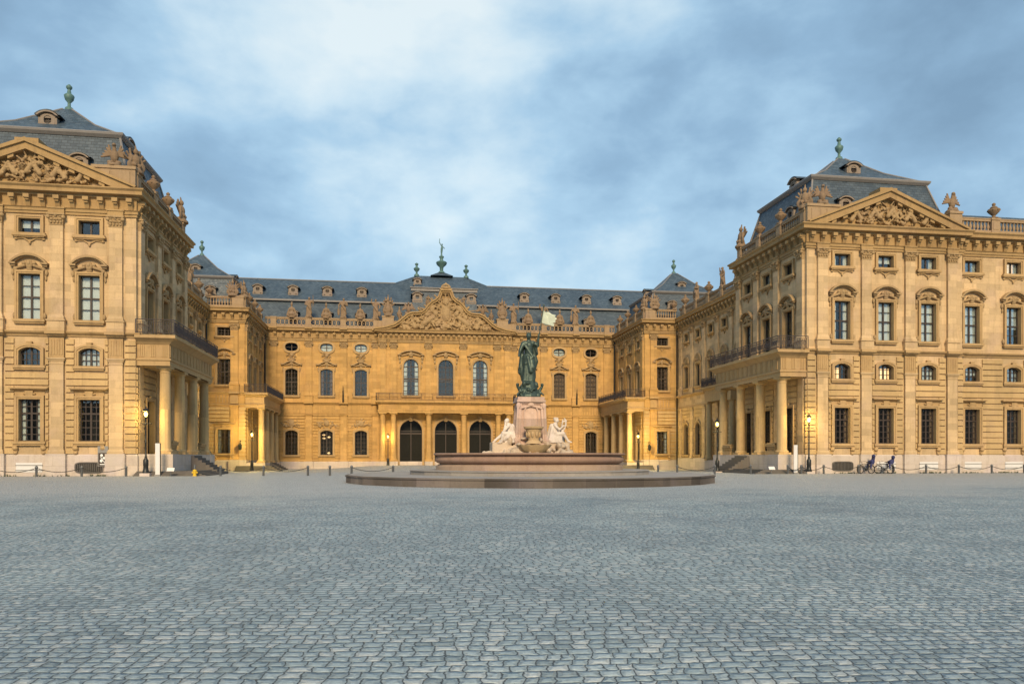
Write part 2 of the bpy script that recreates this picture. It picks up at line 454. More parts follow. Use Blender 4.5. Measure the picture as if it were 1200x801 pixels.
HOODREL = None
PROTO = {}
def window_proto(key, w, h, kind='rect', rise=0., cols=2, rows=4, t=.27, hood=None, sill=True, fmat='frame', smat='trim', mid=None, transom=None, door=False, tn=.16):
    parts = {}
    inn = outline(w, h, kind, rise)
    tb = t if kind == 'oval' else 0.
    out = outline(w + 2 * t, h + t + tb, kind, rise * (1 + .6 * t / w) if kind != 'round' else (w / 2 + t), dz=-tb)
    mb = MB(); mb.ring(inn, out, -.02, tn)
    o2 = outline(w + .9 * t, h + t * .45 + (.45 * tb), kind, rise * (1 + .3 * t / w) if kind != 'round' else (w / 2 + .45 * t), dz=-tb * .45)
    if kind != 'oval': mb.ring(o2, out, tn, tn + .05)
    mb.ring([(p[0] * .999, p[1]) for p in inn], [(p[0] * 1.01 , p[1] + .006) for p in inn], -.42, -.02)       # reveal
    if kind in ('seg', 'round', 'oval'):    # spandrels closing the square wall hole
        P = [p for p in inn if p[1] >= (h / 2 if kind == 'oval' else h - rise) - 1e-6]
        P.sort()
        for a, b in zip(P, P[1:]):
            mb.prism([a, b, (b[0], h + .004), (a[0], h + .004)], -.3, -.004)
        if kind == 'oval':
            P = sorted(p for p in inn if p[1] <= h / 2 + 1e-6)
            for a, b in zip(P, P[1:]):
                mb.prism([(a[0], -.004), (b[0], -.004), b, a], -.3, -.004)
    if sill and not door:
        mb.fb(-w / 2 - t - .12, w / 2 + t + .12, -.05, tn + .13, -.2, -.003)
        mb.fb(-w / 2 - t - .04, w / 2 + t + .04, -.03, tn + .05, -.32, -.2)
    parts['window'] = mb.mesh('window', M[smat], 40)
    # frame and muntins
    fm = MB(); th = .075
    ii = outline(w - 2 * th, h - 2 * th, kind, max(.02, rise - th * .5) if kind != 'round' else w / 2 - th, dz=th)
    fm.ring(ii, inn, -.33, -.22)
    nc = cols
    for i in range(1, nc):
        x = -w / 2 + w * i / nc; wid = .065 if (i * 2 == nc) else .026
        z1 = top_at(w, h, kind, rise, x) - .02; z0 = (h - top_at(w, h, kind, rise, x) + .02) if kind == 'oval' else .02
        fm.fb(x - wid, x + wid, -.315 if wid < .04 else -.32, -.235 if wid < .04 else -.225, z0, z1)
    hh = (h - rise) if kind == 'round' else h
    for j in range(1, rows):
        z = hh * j / rows; wid = .06 if (mid and j == mid) else .026
        if kind == 'oval' or z > h - rise:
            q = w / 2
            while q > .05 and top_at(w, h, kind, rise, q) < (z if kind != 'oval' else max(z, h - z)): q -= .03
        else: q = w / 2 - .02
        fm.fb(-q, q, -.31 if wid < .04 else -.325, -.24 if wid < .04 else -.228, z - wid, z + wid)
    if kind == 'round':
        fm.fb(-w / 2 + .02, w / 2 - .02, -.326, -.222, h - rise - .06, h - rise + .05)
    if transom:
        fm.fb(-w / 2 + .02, w / 2 - .02, -.327, -.221, transom - .12, transom + .10)
    parts['frame'] = fm.mesh('frame', M[fmat])
    pm = MB(); pm.prism([(p[0] * .97, max(p[1] * .99 + .01, transom if door else 0)) for p in inn], -.285, -.279)
    parts['pane'] = pm.mesh('pane', M['glass'])
    if door:
        dm = MB(); zt = transom or h
        for sx in (-1, 1):
            dm.fb(min(sx * .02, sx * (w / 2 - .03)), max(sx * .02, sx * (w / 2 - .03)), -.36, -.29, .02, zt - .1)
            for (za, zb) in ((.2, zt * .3), (zt * .36, zt * .92)):
                a, b = sorted((sx * .22, sx * (w / 2 - .25)))
                dm.ring([(a + .09, za + .09), (b - .09, za + .09), (b - .09, zb - .09), (a + .09, zb - .09)], [(a, za), (b, za), (b, zb), (a, zb)], -.29, -.25)
        parts['door_leaf'] = dm.mesh('door_leaf', M['door'])
    # hoods
    hm = MB(); a = w / 2 + t
    if hood == 'flat':
        hm.fb(-a - .02, a + .02, 0, .07, h + t, h + t + .32)
        hm.frustum(-a - .08, a + .08, .14, h + t + .32, -a - .26, a + .26, .36, h + t + .46)
        hm.fb(-a - .3, a + .3, 0, .42, h + t + .462, h + t + .56)
        hm.frustum(-.2, .2, .16, h + .02, -.28, .28, .24, h + t + .34)
        for sx in (-1, 1):
            hm.ell((sx * .3, -.12, h + t + .12), (.14, .08, .07), 8, 5)
            # scroll brackets under the sill
            hm.frustum(sx * (a - .05) - .13, sx * (a - .05) + .13, .08, -.95, sx * (a - .05) - .15, sx * (a - .05) + .15, .26, -.33)
            hm.ell((sx * (a - .05), -.2, -.5), (.2, .12, .17), 8, 5)
            hm.ell((sx * (a - .05), -.12, -.85), (.15, .1, .12), 8, 5)
    elif hood == 'seg':
        zb = h + t + .42; ri = .62
        A = arc_pts(a + .22, ri, zb); B = arc_pts(a + .34, ri + .16, zb)
        hm.ring(A, B, 0, .42, closed=False)
        A2 = arc_pts(a + .1, ri - .08, zb); hm.ring(A2, A, 0, .26, closed=False)
        for sx in (-1, 1):
            u0, u1 = sorted((sx * (a - .12), sx * (a + .34)))
            hm.fb(u0, u1, 0, .43, zb - .02, zb + .1); hm.fb(u0 + .06, u1 - .06, 0, .28, zb - .16, zb - .02)
            hm.ell((sx * (a - .02), -.1, h + t + .12), (.16, .12, .2), 8, 6)
            hm.ell((sx * (a + .16), -.08, h + t - .15), (.12, .1, .24), 8, 6)
            hm.ell((sx * (a + .12), -.06, h + t - .55), (.08, .07, .2), 8, 6)
            hm.cap((sx * .34, -.16, h + t + .34), (sx * (a - .1), -.12, h + t + .14), .12, .08, 8)
            hm.ell((sx * .34, -.18, h + t + .5), (.16, .14, .13), 8, 6)
            hm.ell((sx * (a + .05), -.1, .25), (.12, .1, .24), 8, 6)
        hm.ell((0, -.14, h + t + .42), (.26, .18, .34), 10, 7)
        hm.ell((0, -.22, h + t + .5), (.15, .16, .2), 8, 6)
        hm.ell((0, -.12, h + t + .12), (.2, .12, .14), 8, 6)
    elif hood == 'wave':
        zb = h + t + .25; n = 24; A = []; B = []
        for i in range(n + 1):
            x = -1 + 2 * i / n
            z = zb + .55 * math.cos(x * PI / 2) ** 2 + (.12 * max(0, abs(x) - .78) / .22) 
            A.append((x * (a + .32), z)); B.append((x * (a + .38), z + .17))
        hm.ring(A, B, 0, .38, closed=False)
        for sx in (-1, 1):
            hm.ell((sx * (a + .25), -.2, zb + .1), (.17, .2, .15), 8, 6)
            hm.cap((sx * .25, -.14, zb + .1), (sx * (a - .05), -.1, zb - .02), .13, .08, 8)
            hm.ell((sx * (a + .08), -.08, h - .1), (.1, .09, .4), 8, 6)
            hm.ell((sx * (a + .05), -.08, .3), (.1, .09, .25), 8, 6)
        hm.ell((0, -.16, zb + .25), (.3, .18, .3), 10, 7); hm.ell((0, -.24, zb + .3), (.16, .15, .18), 8, 6)
        hm.ell((0, -.1, zb - .15), (.22, .12, .16), 8, 6)
        for i in range(9):
            ang = PI * (i + .5) / 9
            hm.cap((.15 * math.cos(ang), -.1, zb + .75), (.62 * math.cos(ang), -.1, zb + .8 + .42 * math.sin(ang)), .08, .05, 6)
    elif hood == 'apron':     # attic window: ornament hanging under the sill
        hm.fb(-a - .18, a + .18, 0, .28, -.235, -.12)
        for sx in (-1, 1):
            hm.cap((sx * (a - .1), -.05, -.42), (sx * .42, -.06, -.36), .05, .07, 6)
            hm.cap((sx * .42, -.06, -.36), (0, -.07, -.62), .06, .06, 6)
            hm.ell((sx * (a - .05), -.07, -.42), (.12, .08, .1), 8, 5)
        hm.ell((0, -.08, -.7), (.09, .08, .14), 8, 5)
    elif hood == 'key':
        hm.frustum(-.12, .12, .16, h - .02, -.2, .2, .24, h + t + .14)
    elif hood == 'niche':      # shell lunette over the window
        zb = h + t + .12; A = arc_pts(a - .02, a * .95, zb, 12); B = arc_pts(a + .2, a * 1.15, zb, 12)
        hm.ring(A, B, 0, .25, closed=False)
        hm.fb(-a - .2, a + .2, 0, .2, zb - .1, zb)
        for i in range(9):
            ang = PI * (i + .5) / 9
            hm.cap((.1 * math.cos(ang), -.04, zb + .12), (.82 * a * math.cos(ang), -.1, zb + .12 + .72 * a * math.sin(ang)), .05, .13, 6)
    if hm.v: parts['hood'] = hm.mesh('hood', M['carve' if hood in ('seg', 'wave', 'niche') else 'trim'], 50)
    PROTO[key] = (parts, w, h, t)

def curtain_mesh(w, h, mode):
    mb = MB(); n = 14
    def strip(x0, x1):
        vs = []; fs = []
        for i in range(n + 1):
            x = x0 + (x1 - x0) * i / n; y = .37 + .03 * math.sin(i * 2.2)
            vs += [(x, y, .03), (x, y, h - .03), (x, y + .02, .03), (x, y + .02, h - .03)]
        for i in range(n):
            a = i * 4; fs += [(a, a + 4, a + 5, a + 1), (a + 2, a + 3, a + 7, a + 6)]
        mb.add(vs, fs)
    if mode == 0: strip(-w / 2, w / 2)
    elif mode == 2:
        mb.box(-w / 2, w / 2, .36, .38, h * .45, h - .03); mb.box(-w / 2, w / 2, .35, .39, h * .43, h * .45)
    else:
        strip(-w / 2, -w / 2 + w * .27); strip(w / 2 - w * .27, w / 2)
    return mb
CURT = {}

class Building:
    def __init__(s, name, label, cat, loc, wallmat):
        s.root = thing(name, label, cat, loc)
        s.wallmat = wallmat
        s.mb = {}
    def m(s, k, T=None):
        key = (k, None)
        if T is not None and k in ('wall', 'rustication', 'balustrade', 'portico_balustrade', 'parapet', 'dark_backing'):
            key = (k, tuple(round(x, 1) for x in T.translation) + (round(T.to_euler().z, 2),))       # one part for each facade
        if key not in s.mb: s.mb[key] = MB()
        s.mb[key].T = T
        return s.mb[key]
    def part(s, name, me, loc=(0, 0, 0), rz=0, parent=None):
        o = ob(name, me, parent or s.root, loc, rz)
        return o
    def finish(s, mats):
        for (k, _), mb in s.mb.items():
            if not mb.v: continue
            mk, sm = mats.get(k, (k, 0))
            s.part(k, mb.mesh(k, M[mk], sm))

    def window(s, F, key, u, z, curtain=None, fmat=None):
        T, th, L = F
        parts, w, h, t = PROTO[key]
        p = T @ Vector((u, 0, z))
        root = s.part('door' if 'door_leaf' in parts else 'window', parts['window'], p, th)
        for k, me in parts.items():
            if k != 'window': ob(k, me, root)
        if curtain is not None:
            ck = (key, curtain[0], curtain[1])
            if ck not in CURT: CURT[ck] = curtain_mesh(w, h, curtain[0]).mesh('curtain', M[curtain[1]], 60)
            ob('curtain', CURT[ck], root)
        return root

    def wall(s, F, z0, z1, holes, u0=0., u1=None, n=0., inner=1.6):
        """holes: (uc, w, zb, h)"""
        T, th, L = F; u1 = L if u1 is None else u1
        mb = s.m('wall', T)
        H = [(c - w / 2, c + w / 2, zb, zb + h) for c, w, zb, h in holes]
        us = sorted({u0, u1} | {x for q in H for x in q[:2] if u0 < x < u1}); zs = sorted({z0, z1} | {x for q in H for x in q[2:] if z0 < x < z1})
        idx = {}; vs = []; fs = []
        def vid(i, j):
            if (i, j) not in idx: idx[(i, j)] = len(vs); vs.append((us[i], -n, zs[j]))
            return idx[(i, j)]
        for i in range(len(us) - 1):
            for j in range(len(zs) - 1):
                cu = (us[i] + us[i + 1]) / 2; cz = (zs[j] + zs[j + 1]) / 2
                if any(q[0] < cu < q[1] and q[2] < cz < q[3] for q in H): continue
                fs.append((vid(i, j), vid(i + 1, j), vid(i + 1, j + 1), vid(i, j + 1)))
        mb.add(vs, fs)
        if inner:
            s.m('dark_backing', T).fb(u0 + .05, u1 - .05, -inner - .1, -inner, max(z0, -.4), z1 - .3)  # dark sheet added behind the windows to keep the hollow shell unlit

    def rustic(s, F, z0, z1, excl, u0=0., u1=None, step=.5, gap=.115, n=.12):
        """excl: list of (ua, ub, za, zb)"""
        T, th, L = F; u1 = L if u1 is None else u1
        mb = s.m('rustication', T); z = z0
        while z < z1 - .2:
            zt = min(z + step - gap, z1)
            iv = sorted((a, b) for a, b, za, zb in excl if za < zt and zb > z)
            cur = u0
            for a, b in iv + [(u1, u1)]:
                if a - cur > .12: mb.fb(cur, a, -.02, n, z, zt)
                cur = max(cur, b)
            z += step

    def modillions(s, F, u0, u1, z, sp=1.03, big=True):
        mb = s.m('cornice', F[0]); k = max(1, round((u1 - u0) / sp)); d = (u1 - u0) / k
        for i in range(k + 1):
            u = u0 + d * i
            mb.frustum(u - .15, u + .15, .12, z + .06, u - .17, u + .17, .36, z + .55)
            mb.fb(u - .2, u + .2, 0, .54, z + .56, z + .83)
            mb.fb(u - .13, u + .13, 0, .42, z + .42, z + .56)

    def balustrade(s, F, u0, u1, z, piers, name='balustrade', style='vase', n=-.25, pw=.8, h=1.35):
        T = F[0]; mb = s.m(name, T)
        mb.fb(u0, u1, n - .2, n + .2, z, z + .3)
        mb.fb(u0, u1, n - .17, n + .17, z + h - .24, z + h)
        mb.fb(u0, u1, n - .21, n + .21, z + h - .07, z + h + .02)
        P = sorted(piers)
        for u in P:
            mb.fb(u - pw / 2, u + pw / 2, n - .26, n + .26, z + .004, z + h - .004)
            mb.fb(u - pw / 2 - .06, u + pw / 2 + .06, n - .32, n + .32, z + h - .12, z + h + .06)
            mb.fb(u - pw / 2 - .05, u + pw / 2 + .05, n - .31, n + .31, z + .006, z + .2)
            mb.fb(u - pw / 2 + .12, u + pw / 2 - .12, n + .26, n + .285, z + .38, z + h - .3)
        E = [u0] + P + [u1]
        for a, b in zip(E, E[1:]):
            a2 = a + (pw / 2 if a in P else 0); b2 = b - (pw / 2 if b in P else 0)
            if b2 - a2 < .4: continue
            if style == 'vase':
                k = max(1, round((b2 - a2) / .36)); d = (b2 - a2) / k
                for i in range(k):
                    mb.lathe([(.1, .3), (.1, .36), (.06, .42), (.125, .58), (.11, .72), (.055, .92), (.06, 1.0), (.1, 1.05), (.1, h - .24)], a2 + d * (i + .5), -n, z, 7)
            else:
                k = max(2, round((b2 - a2) / .62)); d = (b2 - a2) / k
                for i in range(k):
                    c = a2 + d * (i + .5); zc = z + .3 + (h - .54) / 2; ro = (h - .54) / 2 + .02
                    ci = [(c + (ro - .13) * math.cos(t) * d / (2 * ro) * 1.5, zc + (ro - .12) * math.sin(t)) for t in [2 * PI * q / 14 for q in range(14)]]
                    co = [(c + ro * math.cos(t) * d / (2 * ro) * 1.35, zc + ro * math.sin(t)) for t in [2 * PI * q / 14 for q in range(14)]]
                    mb.ring(ci, co, n - .09 - .004 * (i % 2), n + .09 + .004 * (i % 2))
                    mb.ell((c, -n, zc), (.07, .08, .1), 7, 5)
                    mb.ell((c + d / 2, -n, zc), (.08, .09, .13), 7, 5)

    def iron_rail(s, path, z, h=1.02, name='balcony_railing', step=.16, orn=True):
        mb = MB()
        for a, b in zip(path, path[1:]):
            a = Vector(a); b = Vector(b); L = (b - a).length; d = (b - a) / L
            for zz, r in ((z + .06, .025), (z + h * .84, .02), (z + h, .035)):
                mb.tube((a.x, a.y, zz), (b.x, b.y, zz), r, r, 6)
            k = max(1, round(L / step))
            for i in range(k + 1):
                p = a + d * (L * i / k)
                big = i % 8 == 0
                mb.tube((p.x, p.y, z), (p.x, p.y, z + h * (1.02 if big else .84)), .036 if big else .019, None, 5)
                if orn and i < k and i % 2 == 0 and not big:
                    pts = []
                    for q in range(13):
                        t = 2 * PI * q / 12
                        pp = p + d * (.10 * math.cos(t)); pts.append((pp.x, pp.y, z + h * .45 + .2 * math.sin(t)))
                    mb.path_tube(pts, .018, 4)
        return s.part(name, mb.mesh(name, M['iron']))

# ------------------------------------------------------------------ pilasters & columns (shared meshes)
def capital_mb(w, n, z0, z1):
    mb = MB(); h = z1 - z0
    mb.fb(-w / 2 - .03, w / 2 + .03, 0, n + .04, z0 - .07, z0)
    mb.frustum(-w / 2, w / 2, n, z0, -w / 2 - .1, w / 2 + .1, n + .12, z1 - .12)
    mb.fb(-w / 2 - .17, w / 2 + .17, 0, n + .2, z1 - .12, z1)
    for row, (zz, k, sz) in enumerate(((z0 + h * .22, 4, 1.), (z0 + h * .5, 3, 1.1))):
        for i in range(k):
            x = (-.5 + (i + .5) / k) * w
            mb.ell((x, -n - .04 - .03 * row, zz), (w / k * .42, .09, h * .2), 7, 5)
            mb.ell((x, -n - .12 - .03 * row, zz + h * .16), (w / k * .32, .07, h * .07), 6, 4)
    for sx in (-1, 1):
        mb.ell((sx * (w / 2 + .06), -n - .1, z1 - .26), (.15, .13, .15), 8, 6)
    mb.ell((0, -n - .18, z1 - .1), (.12, .08, .12), 7, 5)
    return mb

PIL = {}
def pilaster_proto(key, w, n, z0, z1, base=True, upper=True, wmat='trim', ped=None):
    mb = MB(); zb = z0
    if ped:                       # pedestal under the upper order
        mb.fb(-w / 2 - .14, w / 2 + .14, -.02, n + .12, z0, z0 + ped - .1)
        mb.fb(-w / 2 - .2, w / 2 + .2, -.02, n + .19, z0 + ped - .1, z0 + ped)
        zb = z0 + ped
    if base:
        mb.fb(-w / 2 - .1, w / 2 + .1, -.02, n + .1, zb, zb + .16)
        mb.frustum(-w / 2 - .09, w / 2 + .09, n + .09, zb + .16, -w / 2 - .02, w / 2 + .02, n + .02, zb + .34)
        zb += .34
    ct = z1 - .75 if upper else z1 - .3
    mb.fb(-w / 2, w / 2, -.02, n, zb, ct - (.07 if upper else 0))
    parts = [('pilaster', mb.mesh('pilaster', M[wmat]))]
    if upper:
        parts.append(('capital', capital_mb(w, n, ct, z1).mesh('capital', M['carve'], 45)))
    else:
        cm = MB()
        cm.fb(-w / 2 - .03, w / 2 + .03, -.02, n + .03, ct - .14, ct - .06)
        cm.frustum(-w / 2, w / 2, n, ct, -w / 2 - .12, w / 2 + .12, n + .12, z1 - .1); cm.fb(-w / 2 - .14, w / 2 + .14, -.02, n + .15, z1 - .1, z1)
        parts.append(('capital', cm.mesh('capital', M[wmat])))
    PIL[key] = parts

def pilaster(B, F, key, u, fluted=None):
    T, th, L = F
    p = T @ Vector((u, 0, 0))
    root = B.part('pilaster', PIL[key][0][1], p, th)
    for k, me in PIL[key][1:]: ob(k, me, root)
    return root

COLM = {}
def column(B, x, y, z0, z1, r=.42, mat='band'):
    k = (round(z0, 2), round(z1, 2), r, mat)
    if k not in COLM:
        h = z1 - z0; mb = MB()
        mb.box(-r * 1.35, r * 1.35, -r * 1.35, r * 1.35, 0, .16)
        mb.lathe([(r * 1.3, .16), (r * 1.34, .24), (r * 1.25, .32), (r * 1.08, .36), (r, .46), (r, h * .33), (r * .86, h - .5), (r * .93, h - .49), (r * .93, h - .43), (r * .86, h - .42), (r * .86, h - .3), (r * .98, h - .28), (r * 1.14, h - .16), (r * 1.14, h - .15)], 0, 0, 0, 22)
        mb.box(-r * 1.22, r * 1.22, -r * 1.22, r * 1.22, h - .152, h)
        COLM[k] = mb.mesh('column', M[mat], 40)
    return B.part('column', COLM[k], (x, y, z0))

# ------------------------------------------------------------------ roofs
def dormer(B, roof, x, y, z, rz, sc=1., kind='oval', depth=1.8):
    """small stone dormer facing local -y"""
    k = ('dormer', kind, depth)
    if k not in PROTO:
        mb = MB(); w = 1.0; h = 1.05
        i = outline(.5, .58, 'oval', dz=.35) if kind == 'oval' else outline(.62, .8, 'round', .31, dz=.12)
        nn = len(i)
        if kind == 'oval': o = outline(w, h + .02, 'oval')
        else: o = outline(w, h, 'round', .5)
        mb.ring(i, o, -.2, .05)
        mb.fb(-.66, .66, -.1, .16, -.14, 0); 
        for sx in (-1, 1):
            mb.fb(min(sx * .44, sx * .62), max(sx * .44, sx * .62), -.2, .03, 0, .8)
            mb.fb(min(sx * .5, sx * .56), max(sx * .5, sx * .56), -depth, -.2, -.1, .86)
            mb.ell((sx * .56, -.02, .14), (.16, .1, .18), 8, 5)
        A = arc_pts(.62, .26, .9, 8); Bq = arc_pts(.74, .34, .92, 8)
        mb.ring(A, Bq, -.2, .2, closed=False)
        mb.fb(-.5, .5, -.2, .0, .78, 1.05)
        g2 = MB(); g2.prism([(p[0] * .99, p[1]) for p in i], -.16, -.15); g2.fb(-.02, .02, -.149, -.1, .14, .92); g2.fb(-.3, .3, -.148, -.1, .6, .64)
        r2 = MB(); A = arc_pts(.76, .32, .98, 8); Bq = arc_pts(.86, .37, 1.0, 8); r2.ring(A, Bq, -depth - .4, .12, closed=False)
        PROTO[k] = (mb.mesh('dormer', M['dormer'], 45), g2.mesh('dormer_pane', M['frame']), r2.mesh('dormer_roof', M['slate']))
    me, gl, rf = PROTO[k]
    o = ob('dormer', me, roof, (x, y, z), rz, world=False)
    o.scale = (sc, sc, sc)
    # roof is a child of the building root, geometry in world space: keep the same frame
    # the pane and the little roof would be a fourth level: joined as siblings on the roof instead
    for nm, mm in (('dormer_pane', gl), ('dormer_roof', rf)):
        c = ob(nm, mm, roof, (x, y, z), rz, world=False); c.scale = (sc, sc, sc)
    return o

def urn_prof(h, r):
    return [(r * .75, 0), (r * .75, h * .07), (r * .3, h * .12), (r * .28, h * .2), (r * .9, h * .42), (r * 1.0, h * .55), (r * .95, h * .6), (r * .55, h * .64), (r * .62, h * .68), (r * .5, h * .74), (r * .2, h * .8), (r * .32, h * .87), (r * .3, h * .93), (r * .05, h)]

def finial(roof, x, y, z, h, r):
    mb = MB(); mb.lathe([(r * .9, -.1), (r * .8, h * .1), (r * .35, h * .16), (r * .3, h * .3), (r * .85, h * .42), (r * 1.05, h * .56), (r * .9, h * .6), (r * .45, h * .66), (r * .35, h * .76), (r * .3, h * .8), (r * .6, h * .86), (r * .62, h * .92), (r * .2, h)], x, y, z, 12)
    return ob('finial', mb.mesh('finial', M['copper'], 50), roof, world=False)

def pavilion_roof(B, cx, cy, hx, hy, z0, bx, by, zb, za, ax=.35):
    mb = MB()
    def ring(x, y, z): return [(cx - x, cy - y, z), (cx + x, cy - y, z), (cx + x, cy + y, z), (cx - x, cy + y, z)]
    r = [ring(hx, hy, z0), ring(hx * .45 + bx * .55, hy * .45 + by * .55, z0 + (zb - z0) * .5), ring(bx, by, zb)]
    r += [ring(bx * .985, by * .985, zb + .16), ring(bx * .5 + ax * .5, by * .5 + ax * .5, zb + (za - zb) * .44), ring(ax, ax, za)]
    vs = [p for q in r for p in q]; fs = [(20, 21, 22, 23), (3, 2, 1, 0)]
    for j in range(5):
        for i in range(4): fs.append((j * 4 + i, j * 4 + (i + 1) % 4, j * 4 + 4 + (i + 1) % 4, j * 4 + 4 + i))
    mb.add(vs, fs)
    roof = B.part('roof', mb.mesh('roof', M['slate']))
    e = MB()
    e.sweep([(cx - bx, cy - by), (cx - bx, cy + by), (cx + bx, cy + by), (cx + bx, cy - by)], [(-.1, zb - .22), (.12, zb - .2), (.3, zb + .0), (.34, zb + .14), (.3, zb + .2), (-.1, zb + .26)], closed=True)
    for sx in (-1, 1):
        for sy in (-1, 1):
            e.tube((cx + sx * hx, cy + sy * hy, z0), (cx + sx * bx, cy + sy * by, zb), .09, .09, 6)
            e.tube((cx + sx * bx, cy + sy * by, zb + .15), (cx + sx * (bx * .5 + ax * .5), cy + sy * (by * .5 + ax * .5), zb + (za - zb) * .44), .07, .07, 6)
            e.tube((cx + sx * (bx * .5 + ax * .5), cy + sy * (by * .5 + ax * .5), zb + (za - zb) * .44), (cx + sx * ax, cy + sy * ax, za), .07, .07, 6)
    ob('eaves_moulding', e.mesh('eaves_moulding', M['lead']), roof, world=False)
    finial(roof, cx, cy, za, 2.15, .38)
    return roof

# ------------------------------------------------------------------ window kinds
window_proto('ground', 1.45, 3.05, cols=4, rows=6, mid=4, hood='flat')
window_proto('mezz', 1.45, 1.33, 'seg', .28, cols=4, rows=3, hood='key', t=.25)
window_proto('main', 1.45, 3.3, cols=2, rows=4, mid=2, hood='seg', t=.24)
window_proto('attic', 1.45, 1.06, cols=2, rows=1, hood='apron', t=.25)
window_proto('portico_door', 1.6, 4.1, cols=4, rows=6, mid=4, hood='key', t=.25, sill=False)
window_proto('arcade', 1.6, 4.3, 'round', .8, cols=4, rows=6, hood='key', t=.25, transom=3.1)
window_proto('main_niche', 1.4, 3.0, cols=2, rows=4, mid=3, hood='niche', t=.22)
window_proto('ground_corner', 1.75, 3.15, cols=4, rows=6, mid=4, hood='flat')
window_proto('main_corner', 1.75, 3.35, cols=4, rows=6, mid=3, hood='seg', t=.24, fmat='frame')
window_proto('attic_corner', 1.75, 1.1, cols=4, rows=3, hood='apron', t=.24)
window_proto('main_side', 1.4, 3.2, cols=2, rows=4, hood='seg', t=.2)
window_proto('attic_side', 1.3, 1.05, cols=2, rows=2, hood='apron', t=.2)
window_proto('main_court', 1.82, 4.05, 'seg', .32, cols=4, rows=6, mid=3, hood='wave', t=.26, fmat='frame')
window_proto('oval', 1.9, 1.25, 'oval', cols=2, rows=2, t=.3, sill=False)
window_proto('ground_court', 1.85, 3.75, 'seg', .35, cols=4, rows=6, t=.28, hood='key')
window_proto('grand', 2.3, 5.6, 'round', 1.15, cols=4, rows=6, mid=3, hood=None, t=.25, transom=2.6)
window_proto('portal', 3.45, 7.0, 'round', 1.72, cols=2, rows=1, t=.3, sill=False, door=True, transom=4.9)

# upper and lower pilaster orders
pilaster_proto('up_front', .90, .24, 10.55, 19.1, ped=.85, wmat='wall')
pilaster_proto('low_front', .95, .22, 1.62, 8.62, upper=False, wmat='wall')
pilaster_proto('up_recess', .85, .22, 10.05, 19.1, ped=.85, wmat='wall')
pilaster_proto('low_recess', .9, .2, 1.3, 8.2, upper=False, wmat='wall')
pilaster_proto('up_court', .95, .24, 9.75, 18.85, ped=1.0, wmat='court')
pilaster_proto('low_court', .95, .22, .72, 7.9, upper=False, wmat='court')
pilaster_proto('up_cpav', .95, .22, 9.95, 18.85, ped=1.0, wmat='court')
pilaster_proto('low_cpav', .95, .2, 1.02, 8.2, upper=False, wmat='court')

CORN = [(0, 19.10), (.10, 19.10), (.10, 19.30), (.17, 19.30), (.17, 19.48), (.26, 19.56), (.04, 19.60), (.04, 20.36), (.22, 20.44), (.22, 20.60), (.58, 20.64), (.58, 20.88), (.72, 21.02), (.72, 21.10), (-.5, 21.18), (-.5, 19.10)]
def ledge_prof(z): return [(0, z - .36), (.08, z - .36), (.14, z - .22), (.30, z - .14), (.36, z - .04), (.36, z), (-.3, z + .03), (-.3, z - .36)]
def plinth_prof(z): return [(0, -.9), (.14, -.9), (.14, z - .12), (.05, z), (-.3, z), (-.3, -.9)]

